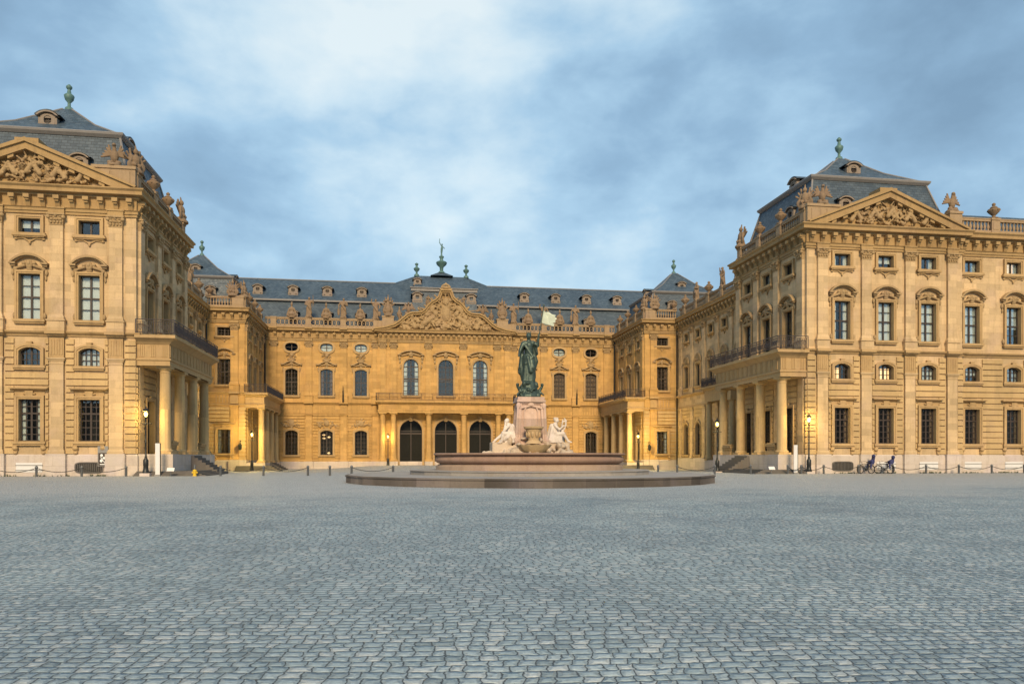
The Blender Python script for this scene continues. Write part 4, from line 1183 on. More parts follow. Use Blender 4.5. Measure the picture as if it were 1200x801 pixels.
def central():
    B = Building('central_building', 'golden central palace building with curved carved pediment and three arched portals', 'palace', (0, 124, -.3), 'court')
    full = [(27.4, Yc), (10.35, Yc), (10.35, 118.75), (-10.35, 118.75), (-10.35, Yc), (-27.4, Yc)]
    segs = {nm: frame(a, b) for nm, a, b in zip(['right', 'r1', 'mid', 'l1', 'left'], full, full[1:])}
    B.m('cornice').sweep(full, [(n, z - .08) for n, z in CORN])
    for P in (full[:2] + [(10.35, 118.76)], [(-10.35, 118.76)] + full[4:]):
        B.m('string_course').sweep(P, ledge_prof(9.72)); B.m('string_course').sweep(P, [(0, 7.92), (.07, 7.92), (.1, 8.05), (0, 8.1)])
    B.m('plinth').sweep(full, plinth_prof(.7))
    for nm in ('r1', 'l1'): B.wall(segs[nm], -.9, 21., [], inner=0)
    for sd, nm in ((1, 'right'), (-1, 'left')):
        F = segs[nm]; L = F[2]; holes = []; ex = []
        def U(x): return abs(x) - 10.35 if sd > 0 else L - (abs(x) - 10.35)
        for i, x in enumerate((13.0, 18.15, 23.35)):
            u = U(x)
            holes += [(u, 1.85, 1.7, 3.75), (u, 1.82, 10.75, 4.05), (u, 1.9, 17.45, 1.25)]
            w = B.window(F, 'ground_court', u, 1.7)
            if sd < 0 and i == 1:       # chandeliers alight behind the glass
                for (a, b, z) in ((-.45, -.7, 2.55), (.3, -.9, 2.75), (.28, -.6, .3), (-.5, -.95, 3.1)):
                    cm = MB(); cm.lathe([(.02, -.16), (.16, -.1), (.26, 0), (.2, .05), (.05, .14)], a, -b, z, 10)
                    ob('chandelier', cm.mesh('chandelier', M['blind_glint'], 40), w)
            B.window(F, 'main_court', u, 10.75, (0, 'brown_curtain') if sd > 0 else ((1, 'brown_curtain') if i == 1 else None))
            B.window(F, 'oval', u, 17.45, (0, 'curtain') if (sd < 0 and i < 2) or (sd > 0 and i == 1) else None)
            ex.append((u - 1.22, u + 1.22, 0, 6.0))
            me = crest(31 + i); pp = F[0] @ Vector((u, -.05, 5.85)); B.part('crest_relief', me, pp, F[1])
            me = crest(51, 1.5, .8); pp = F[0] @ Vector((u, -.05, 16.45)); B.part('crest_relief', me, pp, F[1])
        for x in (10.78, 15.6, 20.8, 25.95):
            u = U(x)
            pilaster(B, F, 'up_court', u); pilaster(B, F, 'low_court', u)
            ex.append((u - .55, u + .55, 0, 12))
            k = B.m('string_course', F[0]); k.fb(u - .66, u + .66, .1, .56, 9.5, 9.725); k.fb(u - .52, u + .52, 0, .2, 7.95, 9.4)
            c = B.m('cornice', F[0]); c.fb(u - .55, u + .55, 0, .34, 18.99, 19.4); c.fb(u - .6, u + .6, 0, .4, 19.39, 19.5); c.fb(u - .55, u + .55, 0, .84, 20.78, 21.03)
            B.m('plinth', F[0]).fb(u - .7, u + .7, .1, .42, -.9, .72)
        for x in (13.2, 18.2, 23.4):
            u = U(x); k = B.m('string_course', F[0])
            for q in range(-3, 4): k.fb(u + q * .42 - .06, u + q * .42 + .06, 0, .05, 8.2, 9.3)
        B.wall(F, -1.0, 21.05, holes); B.rustic(F, .74, 7.9, ex, step=.46)
        B.modillions(F, .4, L - .4, 19.47, 1.28)
        u0, u1 = sorted((U(10.4), U(27.2)))
        B.balustrade(F, u0, u1, 21.1, [U(x) for x in (10.7, 15.65, 20.85, 25.95)], style='ring', h=1.45, n=.1)
    # --- middle with the great salon windows
    F = segs['mid']; L = F[2]; m = L / 2; holes = []
    for i, x in enumerate((-5.38, 0, 5.38)):
        u = m + x
        holes += [(u, 2.3, 10.9, 5.6), (u, 3.45, .12, 7.0)]
        B.window(F, 'grand', u, 10.9, (1, 'curtain') if i != 1 else None)
        B.window(F, 'portal', u, .12)
        pr = MB(); pr.T = None
        # carved hood above the round arch
        A = arc_pts(1.85, .55, 17.15); Bq = arc_pts(2.0, .72, 17.15); pr.ring(A, Bq, 0, .4, closed=False)
        for sx in (-1, 1):
            a, b = sorted((sx * 1.45, sx * 2.05)); pr.fb(a, b, 0, .41, 17.08, 17.22)
            pr.ell((sx * 1.75, -.12, 16.7), (.2, .14, .32), 8, 6); pr.ell((sx * 1.7, -.1, 16.1), (.15, .1, .3), 8, 6); pr.ell((sx * 1.6, -.1, 15.3), (.12, .09, .35), 8, 6)
            pr.cap((sx * .4, -.15, 17.3), (sx * 1.4, -.12, 17.0), .16, .1, 8)
        pr.ell((0, -.2, 17.2), (.36, .22, .42), 10, 7); pr.ell((0, -.28, 17.25), (.2, .2, .24), 8, 6)
        pp = F[0] @ Vector((u, 0, 0)); B.part('window_hood', pr.mesh('window_hood', M['carve'], 50), pp, F[1])
        ky = MB(); ky.frustum(-.22, .22, .25, 6.9, -.34, .34, .36, 7.75); ky.ell((0, -.3, 7.35), (.28, .2, .3), 8, 6)
        B.part('keystone', ky.mesh('keystone', M['trim'], 45), pp, F[1])
    for x in (-9.67, -8.05, -2.7, 2.7, 8.05, 9.67):
        u = m + x; pilaster(B, F, 'up_court', u)
        c = B.m('cornice', F[0]); c.fb(u - .55, u + .55, 0, .34, 18.99, 19.4); c.fb(u - .6, u + .6, 0, .4, 19.39, 19.5)
    B.wall(F, -1.0, 21.05, holes); B.modillions(F, .3, L - .3, 19.47, .8)
    ex = [(m + x - 2.05, m + x + 2.05, 0, 7.5) for x in (-5.38, 0, 5.38)]
    B.rustic(F, .74, 7.2, ex, step=.46)
    # portico with balcony
    for x in (-9.67, -8.05, -2.7, 2.7, 8.05, 9.67): column(B, x, 117.35, .72, 8.1, .46, 'court')
    pl = B.m('portico_plinth')
    for a, b in ((-10.3, -7.4), (-3.3, -2.1), (2.1, 3.3), (7.4, 10.3)): pl.box(a, b, 116.75, 118.7, -.9, .722)
    e = B.m('entablature'); e.box(-10.3, 10.3, 116.8, 118.72, 8.1, 9.6)
    ep = [(10.3, 118.75), (10.3, 116.8), (-10.3, 116.8), (-10.3, 118.75)]
    e.sweep(ep, [(-.2, 8.1), (.05, 8.1), (.05, 8.35), (.12, 8.4), (.12, 8.5), (0, 8.54), (-.2, 8.54)])
    e.sweep(ep, [(-.2, 9.35), (.05, 9.35), (.3, 9.55), (.5, 9.66), (.5, 9.92), (-.2, 10.02)])
    e.box(-10.2, 10.2, 116.9, 118.7, 9.59, 10.0)
    for q in range(14):
        x = -9.1 + q * 1.4
        for w in (-.12, 0, .12): e.box(x + w - .045, x + w + .045, 116.75, 116.81, 8.6, 9.3)
    B.iron_rail([(10.65, 118.7), (10.65, 116.5), (-10.65, 116.5), (-10.65, 118.7)], 10.03, step=.2, orn=False)
    # curved pediment
    H = [(-10.9, 20.95), (-9.4, 21.15), (-7.94, 21.6), (-7.2, 22.1), (-6.5, 22.72), (-5.9, 23.25), (-5.24, 23.52), (-4.4, 23.55), (-3.75, 23.65), (-3.2, 24.05), (-2.7, 24.75), (-2.2, 25.25), (-1.6, 25.6), (-1.1, 26.1), (-.85, 26.8), (-.75, 27.1)]
    Hm = H + [(-x, z) for x, z in H[::-1]]
    t = B.m('pediment', F[0])
    t.prism([(m + x, z) for x, z in Hm], -.5, .12)
    nrm = []
    for i, (x, z) in enumerate(Hm):
        a = Hm[max(0, i - 1)]; b = Hm[min(len(Hm) - 1, i + 1)]; d = Vector((b[0] - a[0], b[1] - a[1])).normalized(); nrm.append((-d.y, d.x))
    def off(k): return [(m + x + n[0] * k, z + n[1] * k) for (x, z), n in zip(Hm, nrm)]
    t.ring(off(-.3), off(.02), -.4, .75, closed=False); t.ring(off(-.02), off(.2), -.45, .95, closed=False)
    t.fb(m - .8, m + .8, -.5, .5, 26.6, 27.35); t.fb(m - .95, m + .95, -.55, .6, 27.3, 27.5)
    def inside(x, z):
        ax = -abs(x)
        for (a, za), (b, zb) in zip(H, H[1:]):
            if a <= ax <= b: return z + 21.15 < za + (zb - za) * (ax - a) / (b - a) - .35
        return z < 4.8
    rel = scatter_relief(13.5, 5.0, 77, 420, .62, inside, False, .42)
    rel.ell((0, -.2, 2.3), (1.05, .4, 1.5)); rel.ell((0, -.4, 2.3), (.7, .35, 1.1)); 
    for sx in (-1, 1):
        # lions, supporters, seated figures
        rel.cap((sx * 3.4, -.3, .9), (sx * 1.9, -.4, 1.9), .42, .36); rel.ell((sx * 1.6, -.5, 2.4), (.42, .36, .42)); rel.cap((sx * 3.3, -.3, .7), (sx * 3.9, -.35, .15), .25, .16)
        rel.cap((sx * 2.4, -.35, 1.4), (sx * 1.8, -.45, .5), .2, .14); rel.cap((sx * 4.8, -.3, .3), (sx * 5.2, -.35, 1.2), .34, .26); rel.ell((sx * 5.25, -.4, 1.55), .2)
        rel.ell((sx * 2.2, -.4, 3.3), (.5, .25, .55))
        for q in range(4): rel.cap((sx * 6.2, -.2, .15 + .12 * q), (sx * (7.2 - .2 * q), -.25, .2 + .2 * q), .13, .07)
    rel.ell((0, -.3, 4.3), (.6, .3, .5))
    p = F[0] @ Vector((m, -.1, 21.12)); B.part('relief', remeshed(rel, 'relief', M['carve'], .045, 1), p, F[1])
    cr = MB()                                    # princely crown on the top
    cr.ell((0, -.1, 27.75), (.75, .5, .32)); cr.lathe([(.62, 0), (.78, .28), (.72, .34)], 0, -.1, 27.5, 14)
    for q in range(6):
        a = PI * q / 6
        pts = [(.72 * math.cos(a) * math.cos(t), -.1 + .5 * math.sin(a) * math.cos(t), 27.8 + .62 * math.sin(t)) for t in [PI * w / 8 for w in range(9)]]
        for a_, b_ in zip(pts, pts[1:]): cr.cap(a_, b_, .085, None, 6)
    cr.ell((0, -.1, 28.5), .15)
    p = F[0] @ Vector((m, 0, -.15)); B.part('crown', remeshed(cr, 'crown', M['carve'], .045, 1), p, F[1])
    # solid attic pieces beside the pediment
    t = B.m('parapet', F[0])
    for sx in (-1, 1):
        a, b = sorted((m + sx * 7.0, m + sx * 10.3)); t.fb(a, b, -.5, -.05, 21.1, 22.35)
        a, b = sorted((m + sx * 8.0, m + sx * 9.75)); t.fb(a, b, -.5, .3, 21.12, 22.95); t.fb(a - .08, b + .08, -.52, .38, 22.85, 23.05)
    # roof
    rb = MB(); xe = 36
    rb.add([(-xe, 120.4, 21.0), (xe, 120.4, 21.0), (xe, 122.9, 25.75), (-xe, 122.9, 25.75), (-xe, 122.8, 25.95), (xe, 122.8, 25.95), (xe, 130, 30.68), (-xe, 130, 30.68), (xe, 137, 26), (-xe, 137, 26), (-xe, 139, 21), (xe, 139, 21)],
           [(0, 1, 2, 3), (3, 2, 5, 4), (4, 5, 6, 7), (7, 6, 8, 9), (9, 8, 11, 10), (0, 3, 4, 7, 9, 10), (1, 11, 8, 6, 5, 2), (0, 10, 11, 1)])
    rf = B.part('roof', rb.mesh('roof', M['slate']))
    lp = MB(); lp.box(-xe, xe, 122.45, 122.9, 25.72, 25.98); lp.tube((-xe, 130, 30.7), (xe, 130, 30.7), .09)
    ob('eaves_moulding', lp.mesh('eaves_moulding', M['lead']), rf, world=False)
    r2 = MB()
    def rg(x, y0, y1, z): return [(-x, y0, z), (x, y0, z), (x, y1, z), (-x, y1, z)]
    q = [rg(5.6, 120.3, 138, 21.0), rg(4.9, 122.5, 136, 28.0), rg(4.9, 122.45, 136, 28.3), rg(7.6, 128.6, 133, 30.3), rg(4.2, 129.6, 131, 32.1)]
    q[3] = rg(7.6, 128.2, 133, 30.4)
    vs = [p for w in (q[0], q[1]) for p in w]
    r2.add(vs, [(0, 1, 5, 4), (1, 2, 6, 5), (2, 3, 7, 6), (3, 0, 4, 7), (4, 5, 6, 7)])
    vs = rg(4.85, 122.6, 136.5, 28.2) + [(-4.2, 130, 32.1), (4.2, 130, 32.1), (-8.2, 130, 30.62), (8.2, 130, 30.62), (-4.88, 126.25, 28.22), (4.88, 126.25, 28.22)]
    r2.add(vs, [(0, 1, 5, 4), (2, 3, 4, 5), (0, 4, 6, 8), (1, 9, 7, 5), (3, 6, 4), (2, 5, 7)])
    r2.add([(-1.9, 128.8, 32.0), (1.9, 128.8, 32.0), (1.9, 131.2, 32.0), (-1.9, 131.2, 32.0), (-.35, 129.8, 32.8), (.35, 129.8, 32.8), (.35, 130.2, 32.8), (-.35, 130.2, 32.8)], [(0, 1, 5, 4), (1, 2, 6, 5), (2, 3, 7, 6), (3, 0, 4, 7), (4, 5, 6, 7)])
    rm = B.part('raised_roof', r2.mesh('raised_roof', M['slate']))
    lp = MB(); lp.box(-5.3, 5.3, 122.2, 122.75, 27.85, 28.3); lp.box(-5.45, 5.45, 122.05, 122.75, 28.3, 28.45)
    ob('eaves_moulding', lp.mesh('eaves_moulding', M['lead']), rm, world=False)
    for x in (-4.2, 4.2): finial(rm, x, 130, 32.05, 2.2, .5)
    sp = MB()
    sp.lathe([(.6, -.1), (.5, .15), (.28, .3), (.34, .9), (.8, 1.3), (.95, 1.7), (.8, 1.85), (.35, 2.0), (.25, 2.3), (.4, 2.6), (.42, 2.75), (.16, 2.9), (.1, 3.5), (.12, 3.6)], 0, 130, 32.75, 14)
    sp.cap((0, 130, 36.2), (.05, 130, 36.9), .16, .2); sp.cap((.05, 130, 36.9), (.08, 130, 37.3), .18, .12); sp.ell((.1, 130, 37.55), .13); sp.cap((0, 130, 37.25), (-.35, 130, 37.9), .07); sp.cap((-.35, 130, 37.9), (-.3, 130, 38.5), .05)
    sp.cap((.2, 130, 37.2), (.5, 130, 36.9), .07)
    ob('spire_figure', sp.mesh('spire_figure', M['copper'], 50), rm, world=False)
    for x in (-29.2, -23.8, -18.5, -13.1, 13.4, 18.7, 24.0, 29.3): dormer(B, rf, x, 124.6, 27.15, 0, 1.15, 'oval', 2.0)
    for x in (-23.3, -18.2, -13.1, 13.1, 18.2, 23.3): dormer(B, rf, x, 120.9, 22.6, 0, 1.1, 'oval', 1.2)
    for x in (-4.3, 4.3): dormer(B, rm, x, 122.0, 26.1, 0, 1.2, 'oval', 2.0)
    dormer(B, rm, -4.4 + .2, 125.3, 29.45, 0, .95, 'oval', 1.6)
    # flagstaff holders on the ledge
    for x in (-15.65, 20.9):
        fh = MB(); fh.tube((x, Yc - .6, 9.75), (x, Yc - .75, 11.5), .13, .09); fh.tube((x, Yc - .75, 11.5), (x, Yc - .8, 12.2), .06, .04)
        B.part('flag_holder', fh.mesh('flag_holder', M['blackiron']))
    bw = B.m('back_wall'); bw.box(-36, 36, 138.6, 139, -.5, 21.2); bw.box(-36, -35.6, 120.2, 138.6, -.5, 21.2); bw.box(35.6, 36, 120.2, 138.6, -.5, 21.2)
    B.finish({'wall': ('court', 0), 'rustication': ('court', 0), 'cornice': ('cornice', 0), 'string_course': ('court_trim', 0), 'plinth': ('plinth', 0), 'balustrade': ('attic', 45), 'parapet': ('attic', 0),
              'pediment': ('cornice', 0), 'entablature': ('court', 0), 'portico_plinth': ('plinth', 0), 'dark_backing': ('inner', 0), 'back_wall': ('court', 0)})
central()

# ------------------------------------------------------------------ sculpture
def standing(seed, H=1., pose='a'):
    """draped standing figure, feet at z=0, unit height, facing -y"""
    r = random.Random(seed); mb = MB(); c = mb.cap
    lean = r.uniform(-.03, .03)
    mb.box(-.16, .16, -.13, .13, -.02, .05)
    c((-.065, -.01, .06), (-.055 + lean * .5, 0, .5), .075, .09); c((.065, -.05, .06), (.055 + lean * .5, -.02, .48), .07, .085)
    c((-.07, -.09, .055), (-.065, -.01, .06), .035, .04); c((.07, -.13, .055), (.065, -.05, .06), .035, .04)
    c((0, .03, .08), (lean * .5, .02, .5), .13, .105)
    c((lean * .5, .01, .48), (lean, .01, .74), .105, .115); c((lean - .1, 0, .79), (lean + .1, 0, .79), .06)
    c((lean, 0, .8), (lean, -.005, .88), .042); mb.ell((lean, -.015, .925), (.052, .062, .072)); mb.ell((lean, .01, .94), (.058, .058, .066)); mb.ell((lean, -.075, .92), (.012, .016, .016), 6, 4)
    for i in range(6):           # folds
        x = -.12 + .24 * i / 5
        c((x, -.08, .06 + .02 * (i % 2)), (lean * .5 + x * .5, -.08, .5 + .03 * (i % 3)), .022, .02, 6)
    c((lean - .12, -.08, .7), (.1, -.11, .42), .04, .05, 7); c((.1, -.11, .42), (.14, -.03, .2), .05, .03, 7)
    def arm(sx, el, ha):
        sh = (lean + sx * .135, 0, .785)
        c(sh, el, .048, .038); c(el, ha, .037, .028); mb.ell(ha, (.032, .035, .04), 7, 5)
    if pose == 'a': arm(-1, (-.2, -.02, .64), (-.1, -.13, .6)); arm(1, (.24, -.02, .68), (.24, -.1, .82)); c((.24, -.1, .5), (.24, -.1, 1.06), .018, .018, 6)
    if pose == 'b': arm(-1, (-.22, 0, .64), (-.2, -.1, .5)); arm(1, (.2, -.02, .63), (.05, -.14, .66)); mb.ell((-.22, -.08, .3), (.07, .05, .2))
    if pose == 'c': arm(-1, (-.23, -.03, .82), (-.2, -.06, .98)); arm(1, (.21, 0, .64), (.2, -.1, .52)); mb.ell((.2, -.05, .25), (.07, .06, .14))
    if H != 1.: mb.v = [(x * H, y * H, z * H) for x, y, z in mb.v]
    return mb
SC = {}
for i, pz in enumerate('abc'):
    SC['fig' + pz] = remeshed(standing(5 + i, 3.1, pz), 'standing_figure', M['statue'], .045, 1)
def trophy(seed):
    r = random.Random(seed); mb = MB()
    mb.lathe([(.6, 0), (.6, .2), (.42, .3), (.35, .5)], 0, 0, 0, 10)
    mb.ell((0, -.05, 1.05), (.34, .28, .48)); mb.ell((0, -.03, 1.75), (.2, .2, .24)); mb.cap((0, 0, 1.9), (0, .05, 2.25), .1, .05)
    for sx in (-1, 1):
        mb.cap((sx * .3, 0, 1.35), (sx * .5, -.1, .85), .13, .1); mb.ell((sx * .5, -.1, .6), (.26, .12, .36))
        for q in range(3): mb.cap((sx * .15, .1, .8), (sx * (.4 + .22 * q), .15, 1.9 - .28 * q), .06, .1, 7)
    for q in range(8): mb.ell((r.uniform(-.5, .5), r.uniform(-.3, .1), r.uniform(.25, .7)), r.uniform(.1, .2))
    return mb
SC['trophy'] = remeshed(trophy(3), 'carved_trophy', M['statue'], .045, 1)
t2 = trophy(9); t2.v = [(x * 1.1, y * 1.1, z * 1.5) for x, y, z in t2.v]
t2.ell((0, -.3, 1.0), (.5, .2, .55)); t2.ell((.35, -.2, 2.2), .22); t2.ell((-.3, -.2, 2.4), .2)
SC['bigtrophy'] = remeshed(t2, 'tall_carved_trophy', M['statue'], .05, 1)
def eagle():
    mb = MB()
    mb.lathe([(.55, 0), (.55, .12), (.4, .25)], 0, 0, 0, 8); mb.ell((0, 0, .8), (.3, .28, .5)); mb.cap((0, -.05, 1.15), (0, -.1, 1.5), .17, .12); mb.ell((0, -.15, 1.6), (.15, .18, .15)); mb.cap((0, -.3, 1.58), (0, -.4, 1.5), .05, .02)
    for sx in (-1, 1):
        for q in range(5): mb.cap((sx * .2, .05, .9), (sx * (.42 + .12 * q), .1, 1.62 - .22 * q), .1, .08, 7)
        mb.ell((sx * .3, -.1, .3), (.2, .2, .16))
    return mb
SC['eagle'] = remeshed(eagle(), 'carved_eagle', M['statue'], .04, 1)
um = MB(); um.lathe(urn_prof(1.45, .5), 0, 0, 0, 14)
for q in range(8):
    a = 2 * PI * q / 8; um.ell((.46 * math.cos(a), .46 * math.sin(a), .75), .09, 6, 4)
SC['urn'] = um.mesh('stone_urn', M['statue'], 40)
um = MB(); um.lathe(urn_prof(2.3, .42), 0, 0, 0, 12)
SC['smallurn'] = um.mesh('slender_urn', M['statue'], 40)
def bust():
    mb = MB()
    mb.lathe([(.55, 0), (.5, .25), (.62, .5), (.45, .8), (.2, 1.05)], 0, 0, 0, 10)
    mb.ell((0, -.05, 1.3), (.36, .25, .38)); mb.cap((0, -.03, 1.5), (0, -.05, 1.8), .12); mb.ell((0, -.08, 2.0), (.19, .2, .25)); mb.ell((0, 0, 2.25), (.14, .16, .2))
    for sx in (-1, 1):
        mb.cap((sx * .3, 0, 1.4), (sx * .62, -.05, .7), .16, .1); mb.ell((sx * .62, -.05, .4), (.18, .16, .3)); mb.ell((sx * .4, -.2, .3), .2)
    return mb
SC['bust'] = remeshed(bust(), 'carved_bust_group', M['statue'], .045, 1)

def stat(key, name, x, y, z, rz, label, cat, group, sc=1.):
    o = ob(name, SC[key], None, (x, y, z), rz); o.scale = (sc, sc, sc)
    tag(o, label, cat, group)
    return o
ordn = ['outermost', 'second', 'innermost']
for s, side in ((1, 'right'), (-1, 'left')):
    for i, x in enumerate((20.75, 15.65, 10.72)):
        stat('fig' + 'abc'[(i + (s > 0)) % 3], 'statue', s * x, Yc - .12, 22.6, rng.uniform(-.3, .3), f'{("outermost","middle","innermost")[i]} slim standing figure of three on the balustrade {side} of the curved pediment', 'statue', 'standing figures on the central balustrade')
    for i, x in enumerate((23.3, 18.2, 13.1)):
        stat('bust', 'statue', s * x, Yc - .1, 22.5, rng.uniform(-.15, .15), f'{("outermost","middle","innermost")[i]} carved bust group of three on the balustrade {side} of the curved pediment', 'statue', 'bust groups on the central balustrade')
    stat('bigtrophy', 'statue', s * 8.87, Yc - .5, 23.02, .1 * s, f'tall carved trophy group on a broad pedestal immediately {side} of the curved pediment', 'statue', 'tall trophies beside the curved pediment')
    stat('smallurn', 'urn', s * 7.15, Yc - .35, 22.3, 0, f'small slender stone urn between tall trophy and curved pediment, {side} side', 'urn', 'slender urns beside the curved pediment')
    stat('eagle', 'statue', s * 5.75, 118.6, 23.25, .15 * s, f'winged carving perched on the {side} shoulder of the curved pediment', 'statue', 'winged carvings on the curved pediment', 1.15)
    stat('figb', 'statue', s * 2.75, 118.5, 24.75, -.3 * s, f'small stone figure leaning beside the crown on the {side} slope of the curved pediment', 'statue', 'small figures beside the crown', .55)
    # front pavilion
    W = f'{side} palace wing'
    stat('eagle', 'statue', s * 28.35, 60.35, 22.9, -.1 * s, f'spread-winged stone eagle at the court corner of the {W}, beside the pediment', 'statue', 'eagles on the wing parapets', 1.0)
    stat('trophy', 'statue', s * 27.0, 60.75, 22.6, -s * .8, f'stone trophy at the very corner of the {side} wing roof, beside the eagle', 'statue', 'corner trophies on the wings', .95)
    stat('urn', 'urn', s * 26.98, 64.9, 22.6, 0, f'stone urn on the {W} court balustrade, nearest the front corner', 'urn', 'urns on the wing balustrades', 1.0)
    stat('urn', 'urn', s * 26.98, 68.9, 22.6, 0, f'stone urn on the {W} court balustrade, second from the front corner', 'urn', 'urns on the wing balustrades', 1.0)
    stat('trophy', 'statue', s * 26.98, 72.9, 22.6, -s * PI / 2, f'dark stone trophy at the rear end of the {W} tall court balustrade', 'statue', 'rear trophies on the wings', 1.05)
    stat('eagle', 'statue', s * 40.7, 60.4, 22.9, .1 * s, f'spread-winged stone eagle at the outer end of the {W} pediment', 'statue', 'eagles on the wing parapets', 1.0) if s > 0 else None
    if s > 0:
        stat('urn', 'urn', 41.38 + 3.66, 60.65, 22.6, 0, 'stone urn on the right wing balustrade near the right photo edge', 'urn', 'urns on the wing balustrades', 1.0)
    for y, k, w in ((85.8, 'figa', 'nearest to the camera'), (89.9, 'figc', 'second along'), (98.2, 'figb', 'farthest back')):
        stat(k, 'statue', s * 32.6, y, 22.6, -s * PI / 2, f'weathered standing figure on the {side} wing rear balustrade, {w} of three', 'statue', 'figures on the recessed balustrades', .8)
    for y, w in ((94.1, 'between two standing figures'), (102.3, 'close to the corner pavilion')):
        stat('urn', 'urn', s * 32.6, y, 22.6, 0, f'stone urn on the rear balustrade of the {W}, {w}', 'urn', 'urns on the recessed balustrades', 1.15)
    P = f'{side} corner pavilion'
    stat('trophy', 'statue', s * 28.95, 104.75, 22.52, 0, f'carved trophy on the front corner parapet of the {P}, outer of the pair', 'statue', 'trophies on the corner pavilions', 1.05)
    stat('trophy', 'statue', s * 27.65, 105.3, 22.52, -s * 1.2, f'carved trophy on the court corner of the {P}, inner of the pair', 'statue', 'trophies on the corner pavilions', 1.05)
    stat('urn', 'urn', s * 31.85, 104.8, 22.52, 0, f'stone urn on the front balustrade of the {P}, beside the rear wing', 'urn', 'urns on the corner pavilions')
    for y, w in ((109.1, 'first'), (113.2, 'second'), (117.3, 'third')):
        stat('urn', 'urn', s * 27.63, y, 22.52, 0, f'stone urn on the court balustrade of the {P}, {w} behind its corner trophies', 'urn', 'urns on the corner pavilions')

# ------------------------------------------------------------------ fountain
FY = 43.8
ft = thing('fountain', 'large round sandstone fountain with dark steps, pink pedestal and marble-strewn rocks in the court', 'fountain', (0, FY, 0))
mb = MB(); mb.lathe([(10.5, -.2), (10.5, .34), (10.55, .35), (10.55, .42), (6.6, .422)], 0, 0, 0, 20, a0=PI / 20)
ob('lower_step', mb.mesh('lower_step', M['fstep']), ft, (0, 0, 0), world=False)
mb = MB(); mb.lathe([(10.4, .423), (10.4, .432), (6.5, .438)], 0, 0, 0, 20, a0=PI / 20); mb.lathe([(6.95, .4), (6.95, .62), (7.0, .63), (7.0, .67), (5.0, .675)], 0, 0, 0, 20, a0=PI / 20)
ob('upper_step', mb.mesh('upper_step', M['fstep_top']), ft, (0, 0, 0), world=False)
mb = MB(); mb.lathe([(5.42, .67), (5.42, .9), (5.36, .92), (5.30, .98), (5.2, 1.0)], 0, 0, 0, 64)
ob('basin_foot', mb.mesh('basin_foot', M['basinlow'], 40), ft, (0, 0, 0), world=False)
mb = MB(); mb.lathe([(5.2, .99), (5.22, 1.03), (5.34, 1.07), (5.45, 1.15), (5.48, 1.26), (5.44, 1.37), (5.34, 1.44), (5.34, 1.47), (5.5, 1.5), (5.56, 1.54), (5.56, 1.6), (5.5, 1.62), (5.05, 1.62), (5.02, 1.2), (4.9, 1.1)], 0, 0, 0, 64)
ob('basin', mb.mesh('basin', M['basin'], 40), ft, (0, 0, 0), world=False)
mb = MB(); mb.lathe([(5.03, 1.4), (5.03, 1.45)], 0, 0, 0, 48); ob('water', mb.mesh('water', M['water']), ft, (0, 0, 0), world=False)
# rock mound with shells
r = random.Random(4); mb = MB()
for q in range(120):
    a = r.uniform(0, 2 * PI); d = r.uniform(.8, 2.75); hgt = max(.25, min(1.25, (3.0 - d) * .75))
    mb.ell((d * math.cos(a) * 1.05, d * math.sin(a) * .8, 1.35 + hgt * r.uniform(.1, .9)), (r.uniform(.12, .4), r.uniform(.12, .4), r.uniform(.1, .28)), 7, 5)
mb.lathe([(2.6, 1.2), (2.3, 1.55), (1.8, 1.75), (1.2, 2.0), (.9, 2.3)], 0, 0, 0, 18, 1, .8)
for sx in (-1, 1): mb.box(sx * 1.72 - .55, sx * 1.72 + .55, -.75, .5, 1.3, 2.25)
ob('rocks', remeshed(mb, 'rocks', M['rock'], .05, 1), ft, (0, 0, 0), world=False)
mb = MB()                                   # pedestal of the bronze
mb.box(-.95, .95, -.85, .85, 1.4, 2.2)
mb.box(-.8, .8, -.72, .72, 2.2, 2.45)
mb.add([(-.72, -.66, 2.45), (.72, -.66, 2.45), (.72, .66, 2.45), (-.72, .66, 2.45), (-.62, -.58, 4.45), (.62, -.58, 4.45), (.62, .58, 4.45), (-.62, .58, 4.45)], [(0, 3, 2, 1), (4, 5, 6, 7), (0, 1, 5, 4), (1, 2, 6, 5), (2, 3, 7, 6), (3, 0, 4, 7)])
mb.box(-.70, .70, -.66, .66, 4.45, 4.56); mb.box(-.84, .84, -.78, .78, 4.56, 4.68); mb.box(-.78, .78, -.72, .72, 4.68, 4.86)
for sx in (-1, 1):
    for sy in (-1, 1):
        mb.add([(sx * .55, sy * .5, 2.2), (sx * .92, sy * .84, 2.2), (sx * .92, sy * .6, 2.2), (sx * .66, sy * .84, 2.2), (sx * .5, sy * .45, 4.5), (sx * .74, sy * .68, 4.5), (sx * .74, sy * .5, 4.5), (sx * .55, sy * .68, 4.5)], [(0, 2, 1, 3), (4, 7, 5, 6), (0, 4, 6, 2), (2, 6, 5, 1), (1, 5, 7, 3), (3, 7, 4, 0)])
pn = [(p[0], p[1] + 2.6) for p in outline(.72, 1.75, 'round', .36)]
mb.ring(pn, [(p[0] * 1.16, 2.6 + (p[1] - 2.6) * 1.07 - .05) for p in pn], .60, .70)
mb.ell((0, -.66, 2.72), (.34, .12, .2)); mb.ell((0, -.7, 2.95), (.14, .12, .16))
for sx in (-1, 1):
    mb.ell((sx * .74, -.70, 4.35), (.14, .1, .2), 8, 6); mb.ell((sx * .86, -.78, 2.35), (.18, .16, .22), 8, 6); mb.cap((sx * .62, -.68, 4.2), (0, -.66, 4.36), .06, .07, 7)
    mb.cap((sx * .78, -.74, 4.2), (sx * .84, -.78, 2.5), .07, .1, 7)
mb.ell((0, -.66, 4.42), (.2, .12, .14), 9, 6)
